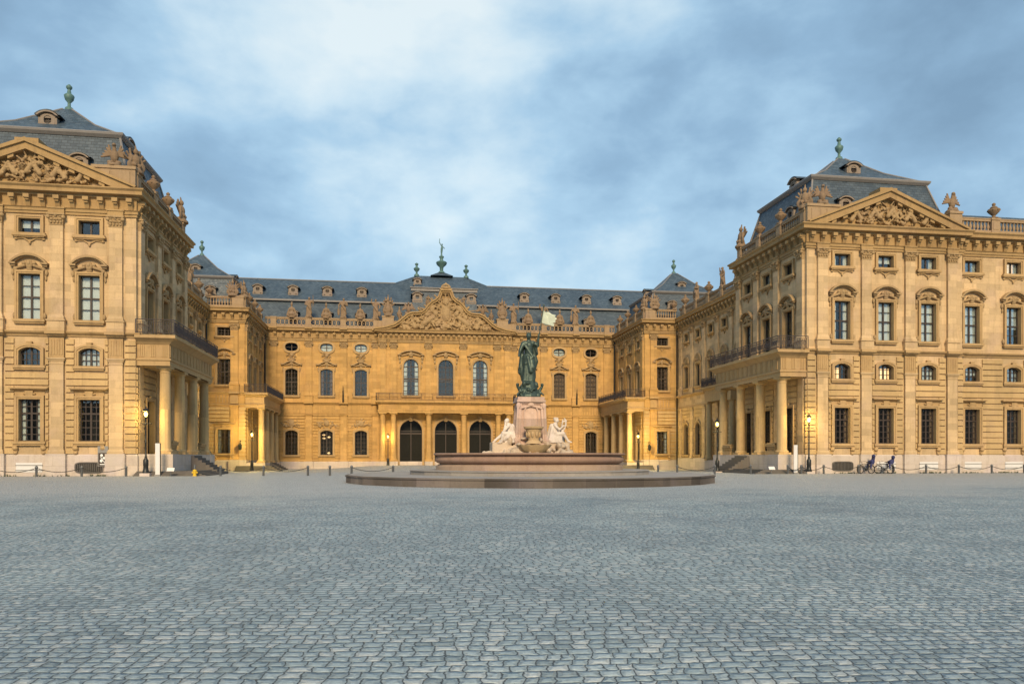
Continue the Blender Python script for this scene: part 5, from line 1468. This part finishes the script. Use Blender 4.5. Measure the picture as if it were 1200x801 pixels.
ped = ob('pedestal', mb.mesh('pedestal', M['pedestal']), ft, (0, 0, 0), world=False)
mb = MB()                                   # vase and shell bowl in front
mb.lathe([(.5, 0), (.42, .08), (.3, .2), (.34, .5), (.44, .72), (.46, .8), (.56, .86), (.58, .95), (.3, 1.0)], 0, -1.45, 2.15, 16)
for q in range(10):
    a = 2 * PI * q / 10; mb.ell((.37 * math.cos(a), -1.45 + .37 * math.sin(a), 2.7), (.08, .08, .2), 6, 4)
ob('vase', mb.mesh('vase', M['shell'], 40), ft, (0, 0, 0), world=False)
mb = MB(); vs = []; N = 40
for rr, zz in ((.3, 1.5), (.55, 1.62), (.8, 1.84), (.96, 2.08), (.88, 2.09), (.55, 1.9), (.1, 1.86)):
    for i in range(N):
        a = 2 * PI * i / N; k = rr * (1 + .06 * math.cos(a * 12)); vs.append((k * math.cos(a), -1.7 + k * .72 * math.sin(a), zz + .03 * math.cos(a * 12)))
fs = [(j * N + i, j * N + (i + 1) % N, (j + 1) * N + (i + 1) % N, (j + 1) * N + i) for j in range(6) for i in range(N)] + [tuple(range(N)), tuple(range(6 * N, 7 * N))]
mb.add(vs, fs); ob('shell_bowl', mb.mesh('shell_bowl', M['shell'], 60), ft, (0, 0, 0), world=False)

# bronze woman with banner
bz = thing('bronze_statue', 'green bronze robed woman raising a notched banner, standing on the pink fountain pedestal', 'statue', (-.02, FY, 4.86))
mb = MB(); c = mb.cap; rr = random.Random(8)
mb.lathe([(.72, 0), (.7, .12), (.58, .3), (.45, .75), (.36, .95)], 0, 0, 0, 12)
for q in range(34):
    a = rr.uniform(0, 2 * PI); z = rr.uniform(.05, .85); d = .68 - .32 * z
    mb.ell((d * math.cos(a), d * math.sin(a), z), (rr.uniform(.07, .17), rr.uniform(.07, .17), rr.uniform(.07, .2)), 7, 5)
for sx in (-1, 1): c((sx * .55, -.3, .35), (sx * .72, -.35, .62), .11, .08); mb.ell((sx * .72, -.36, .72), .1); c((sx * .6, -.4, .3), (sx * .78, -.5, .12), .07, .05)
z0 = .92
H = 2.86
def P(x, y, z): return (x * H * .86, y * H * .86, z0 + z * H)
c(P(-.055, 0, .02), P(-.05, 0, .5), .26, .25); c(P(.06, -.05, .02), P(.045, -.02, .48), .22, .24); c(P(0, .05, .03), P(0, .02, .5), .32, .23)
c(P(.07, -.1, .01), P(.06, -.05, .03), .09, .1); c(P(.045, -.03, .45), P(.07, -.10, .28), .22, .18); c(P(.07, -.10, .28), P(.05, -.02, .06), .17, .12)
c(P(0, 0, .5), P(0, .005, .74), .22, .26); c(P(-.1, 0, .785), P(.1, 0, .79), .16); c(P(0, 0, .8), P(0, -.01, .89), .11, .1)
mb.ell(P(-.005, -.012, .925), (.14, .165, .2), 12, 8); mb.ell(P(0, .012, .94), (.165, .17, .19)); mb.ell(P(-.005, -.075, .92), (.03, .045, .04)); c(P(0, .05, .9), P(0, .05, .8), .1, .06)
for q in range(7):
    a = 2 * PI * q / 7; c(P(.045 * math.cos(a), .045 * math.sin(a) + .005, .985), P(.058 * math.cos(a), .058 * math.sin(a) + .005, 1.035), .03, .02, 6)
for i in range(11):
    x = -.15 + .28 * i / 10
    c(P(x, -.11 + .05 * abs(x) * 5, .0), P(x * .55, -.085, .46 + .05 * math.sin(i * 2.1)), .055 + .02 * (i % 2), .04, 7)
c(P(-.11, -.05, .74), P(.06, -.08, .53), .06, .1, 8); c(P(.08, -.09, .5), P(-.1, -.09, .36), .09, .07, 8); c(P(.10, .05, .72), P(.19, .07, .42), .09, .13, 8); c(P(.19, .07, .42), P(.15, .09, .2), .12, .05, 8); c(P(-.04, -.09, .5), P(.03, -.13, .2), .1, .12, 8)
c(P(-.15, .05, .74), P(-.19, .06, .2), .10, .16, 8); c(P(.13, .06, .74), P(.13, .07, .1), .09, .14, 8); c(P(-.19, .03, .3), P(-.12, .05, .05), .13, .15)
# left arm held low, right arm raised to the pole
c(P(-.135, 0, .78), P(-.215, -.02, .62), .135, .11); c(P(-.215, -.02, .62), P(-.25, -.12, .52), .1, .07); mb.ell(P(-.255, -.14, .51), (.07, .09, .06)); 
for q in range(4): c(P(-.26 + .012 * q, -.16, .505), P(-.275 + .018 * q, -.20, .49), .02, .015, 6)
c(P(.135, 0, .785), P(.205, -.03, .74), .13, .11); c(P(.205, -.03, .74), P(.225, -.06, .925), .1, .065); mb.ell(P(.226, -.062, .95), (.07, .07, .09))
for q in range(4): c(P(.21, -.085, .925 + .014 * q), P(.245, -.085, .925 + .014 * q), .022, .018, 6)
c(P(.15, .03, .76), P(.2, .04, .58), .14, .09)
ob('figure', remeshed(mb, 'figure', M['bronze'], .03, 1), bz, (0, 0, 0), world=False)
px, pz = .226 * H * .86, z0 + .95 * H
mb = MB(); mb.tube((px - .14, -.19, pz - 1.0), (px + .30, -.17, pz + 1.65), .032, .026, 8); mb.ell((px + .3, -.17, pz + 1.7), (.05, .05, .12), 8, 6)
ob('banner_pole', mb.mesh('banner_pole', M['bronze'], 40), bz, (0, 0, 0), world=False)
# notched banner, waved
pts = [(0, 0), (.1, .1), (.35, .02), (.58, .1), (.8, .05), (.83, .2), (.72, .27), (.88, .36), (.85, .5), (.95, .62), (.8, .72), (.86, .84), (.62, .86), (.45, .97), (.25, .9), (.1, .98), (.04, .6)]
mb = MB(); bx, bz_ = px + .10, pz + .42
nn = len(pts); vs = []
for dy in (0, .03):
    for x, z in pts: vs.append((bx + x * .95 + z * .1, -.18 + dy + .12 * math.sin(x * 5), bz_ + z * .85 - .25 * x + .25))
mb.add(vs, [tuple(range(nn)), tuple(range(2 * nn - 1, nn - 1, -1))] + [(i, i + nn, (i + 1) % nn + nn, (i + 1) % nn) for i in range(nn)])
ob('banner', mb.mesh('banner', M['flagm']), bz, (0, 0, 0), world=False)

# seated marble figures
def seated_left():
    mb = MB(); c = mb.cap
    mb.box(-.3, .55, -.3, .45, 0, .5)
    c((.15, 0, .55), (.1, -.02, 1.1), .3, .24); c((.1, -.02, 1.1), (-.02, -.05, 1.28), .22, .2)        # torso bent forward
    c((-.08, -.28, 1.2), (.12, .24, 1.22), .13); c((-.06, -.07, 1.3), (-.12, -.1, 1.45), .1, .09)
    mb.ell((-.17, -.12, 1.58), (.15, .14, .18), 12, 8); mb.ell((-.12, -.1, 1.62), (.165, .15, .16)); mb.ell((-.31, -.14, 1.57), (.04, .03, .035)); mb.ell((-.24, -.13, 1.44), (.09, .09, .1))
    c((.12, -.18, .6), (-.42, -.3, .72), .21, .16); c((-.42, -.3, .72), (-.55, -.32, .12), .14, .09); c((-.55, -.32, .08), (-.8, -.34, .05), .08, .055)
    c((.12, .2, .58), (-.36, .18, .68), .21, .16); c((-.36, .18, .68), (-.95, .1, .22), .14, .09); c((-.95, .1, .2), (-1.12, .08, .08), .08, .05)
    c((-.08, -.28, 1.2), (-.38, -.36, .88), .11, .085); c((-.38, -.36, .88), (-.26, -.18, 1.38), .08, .06); mb.ell((-.25, -.17, 1.42), (.07, .06, .08))
    c((.12, .24, 1.2), (.05, .34, .85), .11, .09); c((.05, .34, .85), (-.3, .22, .85), .08, .06); mb.ell((-.34, .2, .85), (.09, .06, .05))
    for q in range(9): c((.3 - .07 * q, -.38 + .02 * q, .1), (.2 - .07 * q, -.3, .75 - .02 * q), .06, .07, 7)
    c((.25, .05, 1.2), (.45, .1, .3), .2, .28); c((.2, -.15, 1.1), (.4, -.25, .2), .14, .18); c((-.6, -.1, .15), (-.1, -.35, .45), .12, .16)
    return mb
def seated_right():
    mb = MB(); c = mb.cap
    mb.box(-.5, .35, -.3, .45, 0, .55)
    c((-.1, 0, .6), (-.14, 0, 1.15), .28, .25); c((-.14, 0, 1.1), (-.1, -.03, 1.3), .24, .18)
    c((-.14, -.26, 1.25), (-.1, .24, 1.25), .125); c((-.08, -.02, 1.32), (-.04, -.05, 1.48), .1, .085)
    mb.ell((0, -.08, 1.6), (.145, .14, .18), 12, 8); mb.ell((-.06, -.05, 1.65), (.17, .16, .15)); mb.ell((.14, -.1, 1.59), (.04, .03, .035)); mb.ell((-.05, -.04, 1.76), (.2, .18, .07))
    c((-.05, -.18, .62), (.42, -.26, .68), .2, .15); c((.42, -.26, .68), (.75, -.28, .2), .13, .085); c((.75, -.28, .16), (1.0, -.3, .1), .08, .05)
    c((-.05, .2, .6), (.4, .2, .72), .2, .15); c((.4, .2, .72), (.5, .2, .12), .13, .085); c((.5, .2, .08), (.72, .18, .05), .08, .05)
    c((-.14, -.26, 1.22), (.12, -.42, .98), .1, .08); c((.12, -.42, .98), (.42, -.32, 1.2), .075, .055); mb.ell((.46, -.3, 1.23), (.07, .06, .07))
    c((-.1, .24, 1.22), (.15, .3, .95), .1, .08); c((.15, .3, .95), (.4, .0, .92), .075, .055); mb.ell((.43, -.02, .92), (.07, .06, .06))
    # lyre
    pts = [(.35, -.2, .8), (.5, -.22, 1.0), (.62, -.22, 1.3), (.6, -.22, 1.6), (.52, -.22, 1.72)]
    for a, b in zip(pts, pts[1:]): c(a, b, .06, .055, 8)
    pts = [(.35, -.2, .8), (.32, -.22, 1.1), (.36, -.22, 1.4), (.4, -.22, 1.66)]
    for a, b in zip(pts, pts[1:]): c(a, b, .05, .045, 8)
    c((.36, -.22, 1.5), (.66, -.22, 1.58), .05)
    for q in range(8): c((-.4 + .1 * q, -.36, .1), (-.3 + .08 * q, -.26, .72), .06, .08, 7)
    c((-.3, .05, 1.2), (-.5, .1, .3), .2, .28); c((-.3, -.15, 1.1), (-.48, -.25, .2), .14, .18)
    return mb
sl = ob('seated_statue', remeshed(seated_left(), 'seated_statue', M['marble'], .028, 1), None, (-1.28, FY - .5, 2.17)); sl.scale = (.82,) * 3
tag(sl, 'white marble seated figure resting chin on hand, left side of the fountain pedestal', 'statue', 'marble figures on the fountain')
sr = ob('seated_statue', remeshed(seated_right(), 'seated_statue', M['marble'], .028, 1), None, (1.52, FY - .5, 2.17)); sr.scale = (.84,) * 3
tag(sr, 'white marble seated figure holding a lyre, right side of the fountain pedestal', 'statue', 'marble figures on the fountain')

# ------------------------------------------------------------------ ground
def sst(a, b, x):
    t = max(0, min(1, (x - a) / (b - a))); return t * t * (3 - 2 * t)
def gz(x, y):
    t = sst(62, 100, y); b = sst(78, 114, y) * (1 - sst(9, 20, abs(x)))
    return -.44 * t * (1 - b) + .11 * b
def axis_pts(segs):
    L = []
    for a, b, st in segs:
        k = max(1, round((b - a) / st)); L += [a + (b - a) * i / k for i in range(k)]
    return L + [segs[-1][1]]
xs = axis_pts([(-600, -60, 90), (-60, -30, 6), (-30, 30, 1.5), (30, 60, 6), (60, 600, 90)]); ys = axis_pts([(-300, -10, 60), (-10, 58, 4), (58, 120, 1.5), (120, 140, 10), (140, 900, 120)])
mb = MB(); vs = [(x, y, gz(x, y)) for y in ys for x in xs]; nx = len(xs)
mb.add(vs, [(j * nx + i, j * nx + i + 1, (j + 1) * nx + i + 1, (j + 1) * nx + i) for j in range(len(ys) - 1) for i in range(nx - 1)])
g = ob('plaza', mb.mesh('plaza', M['cobble'], 60)); tag(g, 'grey cobblestone square sloping gently to the palace', 'ground', kind='structure')
for p_ in g.data.polygons: p_.use_smooth = True
# tufts of weeds along the wall foot
M['weed'] = plain('weeds', (.055, .075, .025), .8, 0, .4, 3)
mb = MB(); r = random.Random(21)
for s in (1, -1):
    for q in range(300):
        x = s * r.uniform(28.5, 50); y = 59.75 - abs(r.gauss(0, .12))
        if r.random() > .5 + .5 * math.sin(x * 1.7): continue
        for w in range(5):
            a = r.uniform(0, 2 * PI); hh = r.uniform(.05, .2)
            mb.add([(x + .03 * math.cos(a), y + .03 * math.sin(a), 0), (x - .03 * math.cos(a), y - .03 * math.sin(a), 0), (x + r.uniform(-.12, .12), y + r.uniform(-.1, .1), hh)], [(0, 1, 2)])
w = ob('weeds', mb.mesh('weeds', M['weed'])); tag(w, 'green weeds growing along the foot of the wing walls', 'weeds', kind='stuff')

# ------------------------------------------------------------------ lamp posts
def lamp_parts():
    p = MB()
    p.lathe([(.24, 0), (.24, .12), (.2, .2), (.17, .5), (.19, .55), (.19, .95), (.12, 1.05), (.085, 1.15), (.1, 1.2), (.07, 1.25), (.062, 2.2), (.085, 2.24), (.06, 2.3), (.052, 3.55), (.085, 3.6), (.06, 3.68), (.05, 3.95), (.09, 4.0), (.03, 4.08)], 0, 0, 0, 12)
    p.tube((-.38, 0, 3.62), (.38, 0, 3.62), .025); p.ell((-.38, 0, 3.62), .045, 8, 5); p.ell((.38, 0, 3.62), .045, 8, 5)
    l = MB()
    for q in range(6):
        a = 2 * PI * q / 6
        l.tube((.12 * math.cos(a), .12 * math.sin(a), 4.06), (.21 * math.cos(a), .21 * math.sin(a), 4.52), .014, None, 5)
    l.lathe([(.12, 4.03), (.13, 4.07)], 0, 0, 0, 6); l.lathe([(.24, 4.52), (.25, 4.55), (.14, 4.68), (.05, 4.74), (.06, 4.8), (.015, 4.9)], 0, 0, 0, 6)
    b = MB(); b.lathe([(.03, 4.1), (.10, 4.18), (.125, 4.34), (.09, 4.44), (.03, 4.48)], 0, 0, 0, 12)
    f = MB(); f.box(-.34, .34, -.34, .34, -.3, .1)
    return p.mesh('post', M['blackiron'], 40), l.mesh('lantern', M['blackiron']), b.mesh('bulb', M['bulb'], 60), f.mesh('stone_base', M['plinth'])
LP = lamp_parts()
lamps = [(-25.75, 59.0, .12, 'lit black street lamp beside the left wing portico and white stele'),
         (26.35, 59.0, .08, 'lit black street lamp beside the right wing portico and white stele'),
         (21.37, 66.0, -.02, 'lit black street lamp before the far columns of the right wing portico'),
         (-25.85, 101.0, gz(-25.8, 101), 'lit street lamp with bright star glow before the left corner pavilion portico'),
         (25.3, 101.0, gz(25.3, 101), 'lit street lamp with bright glow before the right corner pavilion portico'),
         (-8.86, 116.0, .02, 'lit street lamp before paired columns at the left end of central portico')]
for x, y, z, lab in lamps:
    t = thing('street_lamp', lab, 'street lamp', (x, y, z + .1), 'street lamps in the court')
    if 90 < y < 105: t.scale = (1.06,) * 3
    for nm, me in zip(('post', 'lantern', 'bulb', 'stone_base'), LP):
        o = ob(nm, me, t, (0, 0, 0 if nm != 'stone_base' else -.1), world=False)
    ld = bpy.data.lights.new('lamp_light', 'POINT'); ld.energy = 420 if y < 80 else 4000 if y < 105 else 500; ld.color = (1, .72, .22); ld.shadow_soft_size = .2
    lo = bpy.data.objects.new('lamp_light', ld); COL.objects.link(lo); lo.parent = t; lo.location = (0, 0, 4.32)

# ------------------------------------------------------------------ bollards with chains
def bollard_mesh():
    b = MB(); b.lathe([(.085, -.4), (.085, .62), (.1, .64), (.1, .7), (.07, .74), (.02, .78)], 0, 0, 0, 10)
    return b.mesh('bollard', M['steel'], 40)
BM = bollard_mesh()
rows = [([-39.0, -36.0, -33.0, -30.0, -27.0], 58.7, 'before the left palace wing', True),
        ([-20.45, -17.4, -14.2, -12.6, -11.0, -7.9], 58.6, 'crossing the court left of the fountain', False),
        ([13.1, 14.7, 17.9, 21.0], 58.6, 'crossing the court right of the fountain', False),
        ([24.3, 25.5, 27.5, 30.65, 33.8, 36.9, 40.0, 43.15, 46.3], 58.7, 'before the right palace wing', True)]
words = ['first', 'second', 'third', 'fourth', 'fifth', 'sixth', 'seventh', 'eighth', 'ninth']
for xsr, y, where, ch in rows:
    for i, x in enumerate(xsr):
        b = ob('bollard', BM, None, (x, y, gz(x, y))); tag(b, f'iron bollard {where}, {words[i]} from left', 'bollard', 'bollards ' + where)
        if i and (ch and x - xsr[i - 1] < 3.6 or (not ch and x - xsr[i - 1] > 2.8)):
            d = x - xsr[i - 1]; k = 22; pts = [(-d * q / k, 0, .62 - .3 * (1 - (2 * q / k - 1) ** 2)) for q in range(k + 1)]
            cm = MB(); cm.path_tube(pts, .022, 5)
            for q in range(0, k, 1): cm.ell(((pts[q][0] + pts[q + 1][0]) / 2, 0, (pts[q][2] + pts[q + 1][2]) / 2), (.05, .03, .03), 6, 4)
            ob('chain', cm.mesh('chain', M['blackiron']), b, (0, 0, 0), world=False)

# ------------------------------------------------------------------ signs and small things
def stele(x, y, lab):
    t = thing('information_stele', lab, 'sign', (x, y, 0), 'white steles beside the wing porticoes')
    m_ = MB(); m_.box(-.16, .16, -.035, .035, .12, 2.4); ob('panel', m_.mesh('panel', M['white']), t, (0, 0, 0), world=False)
    m_ = MB(); m_.box(.162, .2, -.05, .05, 0, 2.42); ob('edge_post', m_.mesh('edge_post', M['bronze'] if x > 0 else M['door']), t, (0, 0, 0), world=False)
    m_ = MB(); m_.box(-.2, .2, -.14, .14, -.2, .118); ob('foot', m_.mesh('foot', M['grey']), t, (0, 0, 0), world=False)
stele(-24.9, 58.9, 'slim white upright sign panel before the left wing portico steps')
stele(25.1, 58.9, 'slim white upright sign panel before the right wing portico, left of the lamp')
def lowsign(x, y, lab):
    t = thing('notice_board', lab, 'sign', (x, y, 0), 'low notices before the porticoes')
    m_ = MB(); m_.add([(-.26, -.16, .38), (.26, -.16, .38), (.26, 0, .62), (-.26, 0, .62), (-.26, -.14, .36), (.26, -.14, .36), (.26, .02, .60), (-.26, .02, .60)], [(0, 1, 2, 3), (7, 6, 5, 4), (0, 4, 5, 1), (1, 5, 6, 2), (2, 6, 7, 3), (3, 7, 4, 0)])
    ob('panel', m_.mesh('panel', M['white']), t, (0, 0, 0), world=False)
    m_ = MB(); m_.tube((0, -.02, -.2), (0, -.02, .48), .03); ob('post', m_.mesh('post', M['steel']), t, (0, 0, 0), world=False)
lowsign(-23.85, 58.4, 'small low white notice on a post before the left wing portico')
lowsign(22.7, 58.4, 'small low white notice on a post before the right wing portico')
# dark pictorial notice on the plinth of the left wing
t = thing('notice_banner', 'narrow dark vertical notice with pale carved-looking figures fixed to the left wing plinth', 'sign', (-28.95, 59.84, .7))
m_ = MB(); m_.box(-.36, .36, -.09, -.03, 0, 1.5); ob('panel', m_.mesh('panel', M['grey']), t, (0, 0, 0), world=False)
m_ = MB(); m_.box(-.30, .30, -.105, -.088, .05, 1.0); ob('dark_field', m_.mesh('dark_field', M['frame']), t, (0, 0, 0), world=False)
m_ = MB()
m_.ell((-.08, -.115, .82), (.1, .02, .1), 10, 6); m_.ell((.1, -.115, .62), (.12, .02, .09), 10, 6); m_.ell((-.1, -.115, .42), (.1, .02, .12), 10, 6); m_.box(-.2, .2, -.112, -.1, .13, .2); m_.tube((.15, -.11, .25), (-.15, -.11, .7), .025)
ob('figures', m_.mesh('figures', M['curtain']), t, (0, 0, 0), world=False)
# yellow hydrant marker on a bollard-like post
t = thing('hydrant', 'small yellow hydrant post before the left wing portico steps', 'hydrant', (-22.25, 58.6, 0))
m_ = MB(); m_.lathe([(.14, -.2), (.14, .1), (.11, .12), (.11, .34), (.15, .36), (.15, .42), (.06, .5)], 0, 0, 0, 12); m_.tube((-.2, 0, .26), (.2, 0, .26), .06)
ob('body', m_.mesh('body', M['yellow'], 40), t, (0, 0, 0), world=False)
m_ = MB(); m_.lathe([(.07, .45), (.07, .8), (.03, .84)], 0, 0, 0, 10); ob('marker_post', m_.mesh('marker_post', M['steel'], 40), t, (0, 0, 0), world=False)

# bicycles with child seats
def bicycle(x, y, rz, lab, seat_tall):
    t = thing('bicycle', lab, 'bicycle', (x, y, 0), 'parked bicycles with child seats', rz)
    def part(nm, m_, mt, sm=0, par=None, loc=(0, 0, 0)): return ob(nm, m_.mesh(nm, M[mt], sm), par or t, loc, world=False)
    for wx in (-.55, .55):
        w_ = MB(); pts = [(.33 * math.cos(a), 0, .33 * math.sin(a)) for a in [2 * PI * q / 28 for q in range(29)]]
        w_.path_tube(pts, .034, 6); wo = part('wheel', w_, 'tyre', 0, None, (wx, 0, .35))
        s_ = MB()
        for q in range(14):
            a = 2 * PI * q / 14; s_.tube((0, .02 * (-1) ** q, 0), (.31 * math.cos(a), 0, .31 * math.sin(a)), .004, None, 4)
        s_.tube((0, -.05, 0), (0, .05, 0), .025); part('spokes', s_, 'steel', 0, wo)
    f_ = MB(); bb = (.02, 0, .33); st = (.14, 0, .82); hd = (-.42, 0, .88); ra = (.55, 0, .35); fa = (-.55, 0, .35)
    for a, b, q in ((bb, st, .018), (bb, hd, .02), (st, (-.40, 0, .8), .016), (hd, fa, .016), (hd, (-.39, 0, 1.0), .016)): f_.tube(a, b, q, None, 7)
    for sy in (-.05, .05):
        f_.tube((bb[0], sy, bb[2]), (ra[0], sy, ra[2]), .01, None, 6); f_.tube((st[0], sy, st[2]), (ra[0], sy, ra[2]), .01, None, 6)
    f_.tube(st, (.17, 0, .92), .014); f_.tube((.02, -.06, .33), (.02, .06, .33), .09, .09, 12); f_.tube((.02, .07, .33), (-.1, .07, .2), .012); f_.tube((.02, -.07, .33), (.14, -.07, .46), .012); f_.box(-.14, -.06, .06, .15, .17, .2); f_.box(.1, .18, -.15, -.06, .45, .48)
    # mudguards and carrier
    for wx in (-.55, .55):
        pts = [(wx + .37 * math.cos(a), 0, .35 + .37 * math.sin(a)) for a in [PI * .05 + PI * .85 * q / 10 for q in range(11)]]; f_.path_tube(pts, .02, 5)
    for sy in (-.06, .06): f_.tube((.2, sy, .74), (.78, sy, .74), .01); f_.tube((.7, sy, .74), (.55, sy, .35), .008)
    part('bicycle_frame', f_, 'blackiron')
    h_ = MB(); h_.path_tube([(-.25, -.3, 1.06), (-.36, -.2, 1.04), (-.39, 0, 1.0), (-.36, .2, 1.04), (-.25, .3, 1.06)], .014, 6); part('handlebar', h_, 'steel')
    b_ = MB(); b_.ell((-.5, 0, .84), (.06, .05, .05), 8, 6); part('headlight', b_, 'white')
    s_ = MB(); s_.ell((.2, 0, .96), (.14, .08, .045), 10, 6); s_.ell((.08, 0, .96), (.09, .035, .03), 8, 5); part('saddle', s_, 'tyre', 60)
    c_ = MB(); k = 1.05 if seat_tall else .9
    c_.box(.32, .66, -.17, .17, .78, .86); c_.add([(.6, -.18, .82), (.68, -.18, .82), (.68, .18, .82), (.6, .18, .82), (.74, -.16, .82 + .6 * k), (.82, -.16, .82 + .56 * k), (.82, .16, .82 + .56 * k), (.74, .16, .82 + .6 * k)], [(0, 3, 2, 1), (4, 5, 6, 7), (0, 1, 5, 4), (1, 2, 6, 5), (2, 3, 7, 6), (3, 0, 4, 7)])
    for sy in (-.19, .19):
        c_.box(.4, .66, sy - .02, sy + .02, .84, 1.08); c_.box(.3, .42, sy - .035, sy + .035, .45, .86)
    c_.ell((.78, 0, .84 + .6 * k), (.13, .2, .16), 10, 6); c_.ell((.62, 0, 1.0), (.24, .2, .2), 10, 6)
    part('child_seat', c_, 'navy', 40)
bicycle(31.35, 58.75, .12, 'black parked bicycle with navy child seat, nearer the cellar grille', True)
bicycle(32.95, 58.6, -.06, 'black parked bicycle with broad navy child seat, nearer the white basement boards', False)

# ------------------------------------------------------------------ sky, sun, camera
SKY_OFF = (8.664, 16.8847, 1.1616)
SUN_EL = rad(31); SUN_AZ = rad(184)      # low evening sun behind the camera (azimuth from +Y, clockwise)
wd = bpy.data.worlds.new('World'); scene.world = wd; wd.use_nodes = True
nt = wd.node_tree; g = G(nt); bg = nt.nodes['Background']
sky = g.n('ShaderNodeTexSky'); sky.sky_type = 'NISHITA'; sky.sun_disc = False; sky.sun_elevation = SUN_EL; sky.sun_rotation = SUN_AZ
sky.altitude = 200; sky.air_density = 1.4; sky.dust_density = 1.2; sky.ozone_density = 1.5
tc = g.n('ShaderNodeTexCoord').outputs['Generated']
sp = g.n('ShaderNodeSeparateXYZ'); g.set(sp.inputs[0], tc)
den = g.m('ADD', g.m('MAXIMUM', sp.outputs[2], 0.0), .22)
cx = g.m('DIVIDE', sp.outputs[0], den); cy = g.m('DIVIDE', sp.outputs[1], den)
cp = g.comb(cx, cy, 0.0)
warp = g.n('ShaderNodeTexNoise'); g.set(warp.inputs['Vector'], cp); warp.inputs['Scale'].default_value = 1.6; warp.inputs['Detail'].default_value = 3
wv = g.n('ShaderNodeVectorMath', {'operation': 'MULTIPLY_ADD'}); g.set(wv.inputs[0], warp.outputs['Color']); wv.inputs[1].default_value = (.35, .35, 0); g.set(wv.inputs[2], cp)
dv3 = g.n('ShaderNodeVectorMath', {'operation': 'MULTIPLY_ADD'}); g.set(dv3.inputs[0], warp.outputs['Color']); dv3.inputs[1].default_value = (.10, .10, .08)
dsc = g.n('ShaderNodeVectorMath', {'operation': 'MULTIPLY'}); g.set(dsc.inputs[0], tc); dsc.inputs[1].default_value = (1.0, 1.0, 1.75); dof = g.n('ShaderNodeVectorMath', {'operation': 'ADD'}); g.set(dof.inputs[0], dsc.outputs[0]); dof.inputs[1].default_value = SKY_OFF; g.set(dv3.inputs[2], dof.outputs[0])
n1 = g.noise(dv3.outputs[0], 3.3, 8, .5)
n2 = g.noise(dv3.outputs[0], 10.0, 7, .55)
dens = g.m('ADD', g.m('MULTIPLY', n1, .72), g.m('MULTIPLY', n2, .28))
# a brighter gap in the cloud deck high above the court
def lobe(d, p):
    v = g.n('ShaderNodeVectorMath', {'operation': 'DOT_PRODUCT'}); g.set(v.inputs[0], tc); v.inputs[1].default_value = Vector(d).normalized()
    return g.m('POWER', g.m('MAXIMUM', v.outputs['Value'], 0.0), p)
gap = g.m('ADD', g.m('MULTIPLY', lobe((.07, 1.0, .60), 26), .43), g.m('MULTIPLY', lobe((-.06, 1.02, .43), 160), .08))
dk = g.m('ADD', g.m('MULTIPLY', lobe((-.31, 1.056, .49), 30), .18), g.m('MULTIPLY', lobe((.572, .924, .44), 30), .09))
val = g.m('ADD', g.m('SUBTRACT', g.m('ADD', g.m('MULTIPLY', g.m('SUBTRACT', dens, .5), 2.0), .46), dk), gap)
cloud = g.ramp(val, [(.10, (.108, .178, .255)), (.36, (.152, .245, .340)), (.54, (.215, .325, .42)), (.74, (.33, .42, .475)), (.95, (.43, .485, .50))])
cs = g.n('ShaderNodeVectorMath', {'operation': 'SCALE'}); g.set(cs.inputs[0], cloud); cs.inputs['Scale'].default_value = 12.0
horizon = g.mapr(sp.outputs[2], .0, .22, .55, 0)
fin = g.mix(.86, sky.outputs[0], cs.outputs[0])
hz = g.n('ShaderNodeVectorMath', {'operation': 'SCALE'}); hz.inputs[0].default_value = (.235, .38, .50); hz.inputs['Scale'].default_value = 12.0
fin = g.mix(horizon, fin, hz.outputs[0])
# the town's dark skyline far off in the west, behind the viewer
azn = g.noise(g.comb(g.m('MULTIPLY', sp.outputs[0], 9.0), 0.0, 0.0), 1.0, 4, .6)
sky_h = g.m('ADD', .07, g.m('MULTIPLY', g.m('SUBTRACT', azn, .5), .12))
town = g.m('MULTIPLY', g.m('LESS_THAN', sp.outputs[2], sky_h), g.m('LESS_THAN', sp.outputs[1], -.25))
fin = g.mix(town, fin, (.55, .50, .45, 1))
g.set(bg.inputs['Color'], fin); bg.inputs['Strength'].default_value = .095

sd = bpy.data.lights.new('sun', 'SUN'); sd.energy = 2.55; sd.angle = rad(16); sd.color = (1.0, .76, .46)
so = bpy.data.objects.new('sun', sd); COL.objects.link(so)
dv = Vector((math.sin(SUN_AZ) * math.cos(SUN_EL), math.cos(SUN_AZ) * math.cos(SUN_EL), math.sin(SUN_EL)))
so.rotation_euler = dv.to_track_quat('Z', 'Y').to_euler(); so.location = (0, -40, 60)

cam = bpy.data.cameras.new('camera'); co = bpy.data.objects.new('camera', cam); COL.objects.link(co); scene.camera = co
co.location = (-7.70, 0, 1.41); co.rotation_euler = (PI / 2, 0, -.1515)
cam.sensor_width = 36; cam.sensor_fit = 'HORIZONTAL'; cam.lens = 36 * 892 / 1200; cam.shift_y = (535 - 400.5) / 1200; cam.clip_end = 3000; cam.clip_start = .1
vs_ = scene.view_settings; vs_.view_transform = 'Standard'; vs_.look = 'None'; vs_.exposure = 0.78; vs_.gamma = 1; vs_.use_curve_mapping = False
scene.render.engine = 'CYCLES'
scene.cycles.use_denoising = True; scene.cycles.max_bounces = 6; scene.cycles.transparent_max_bounces = 8
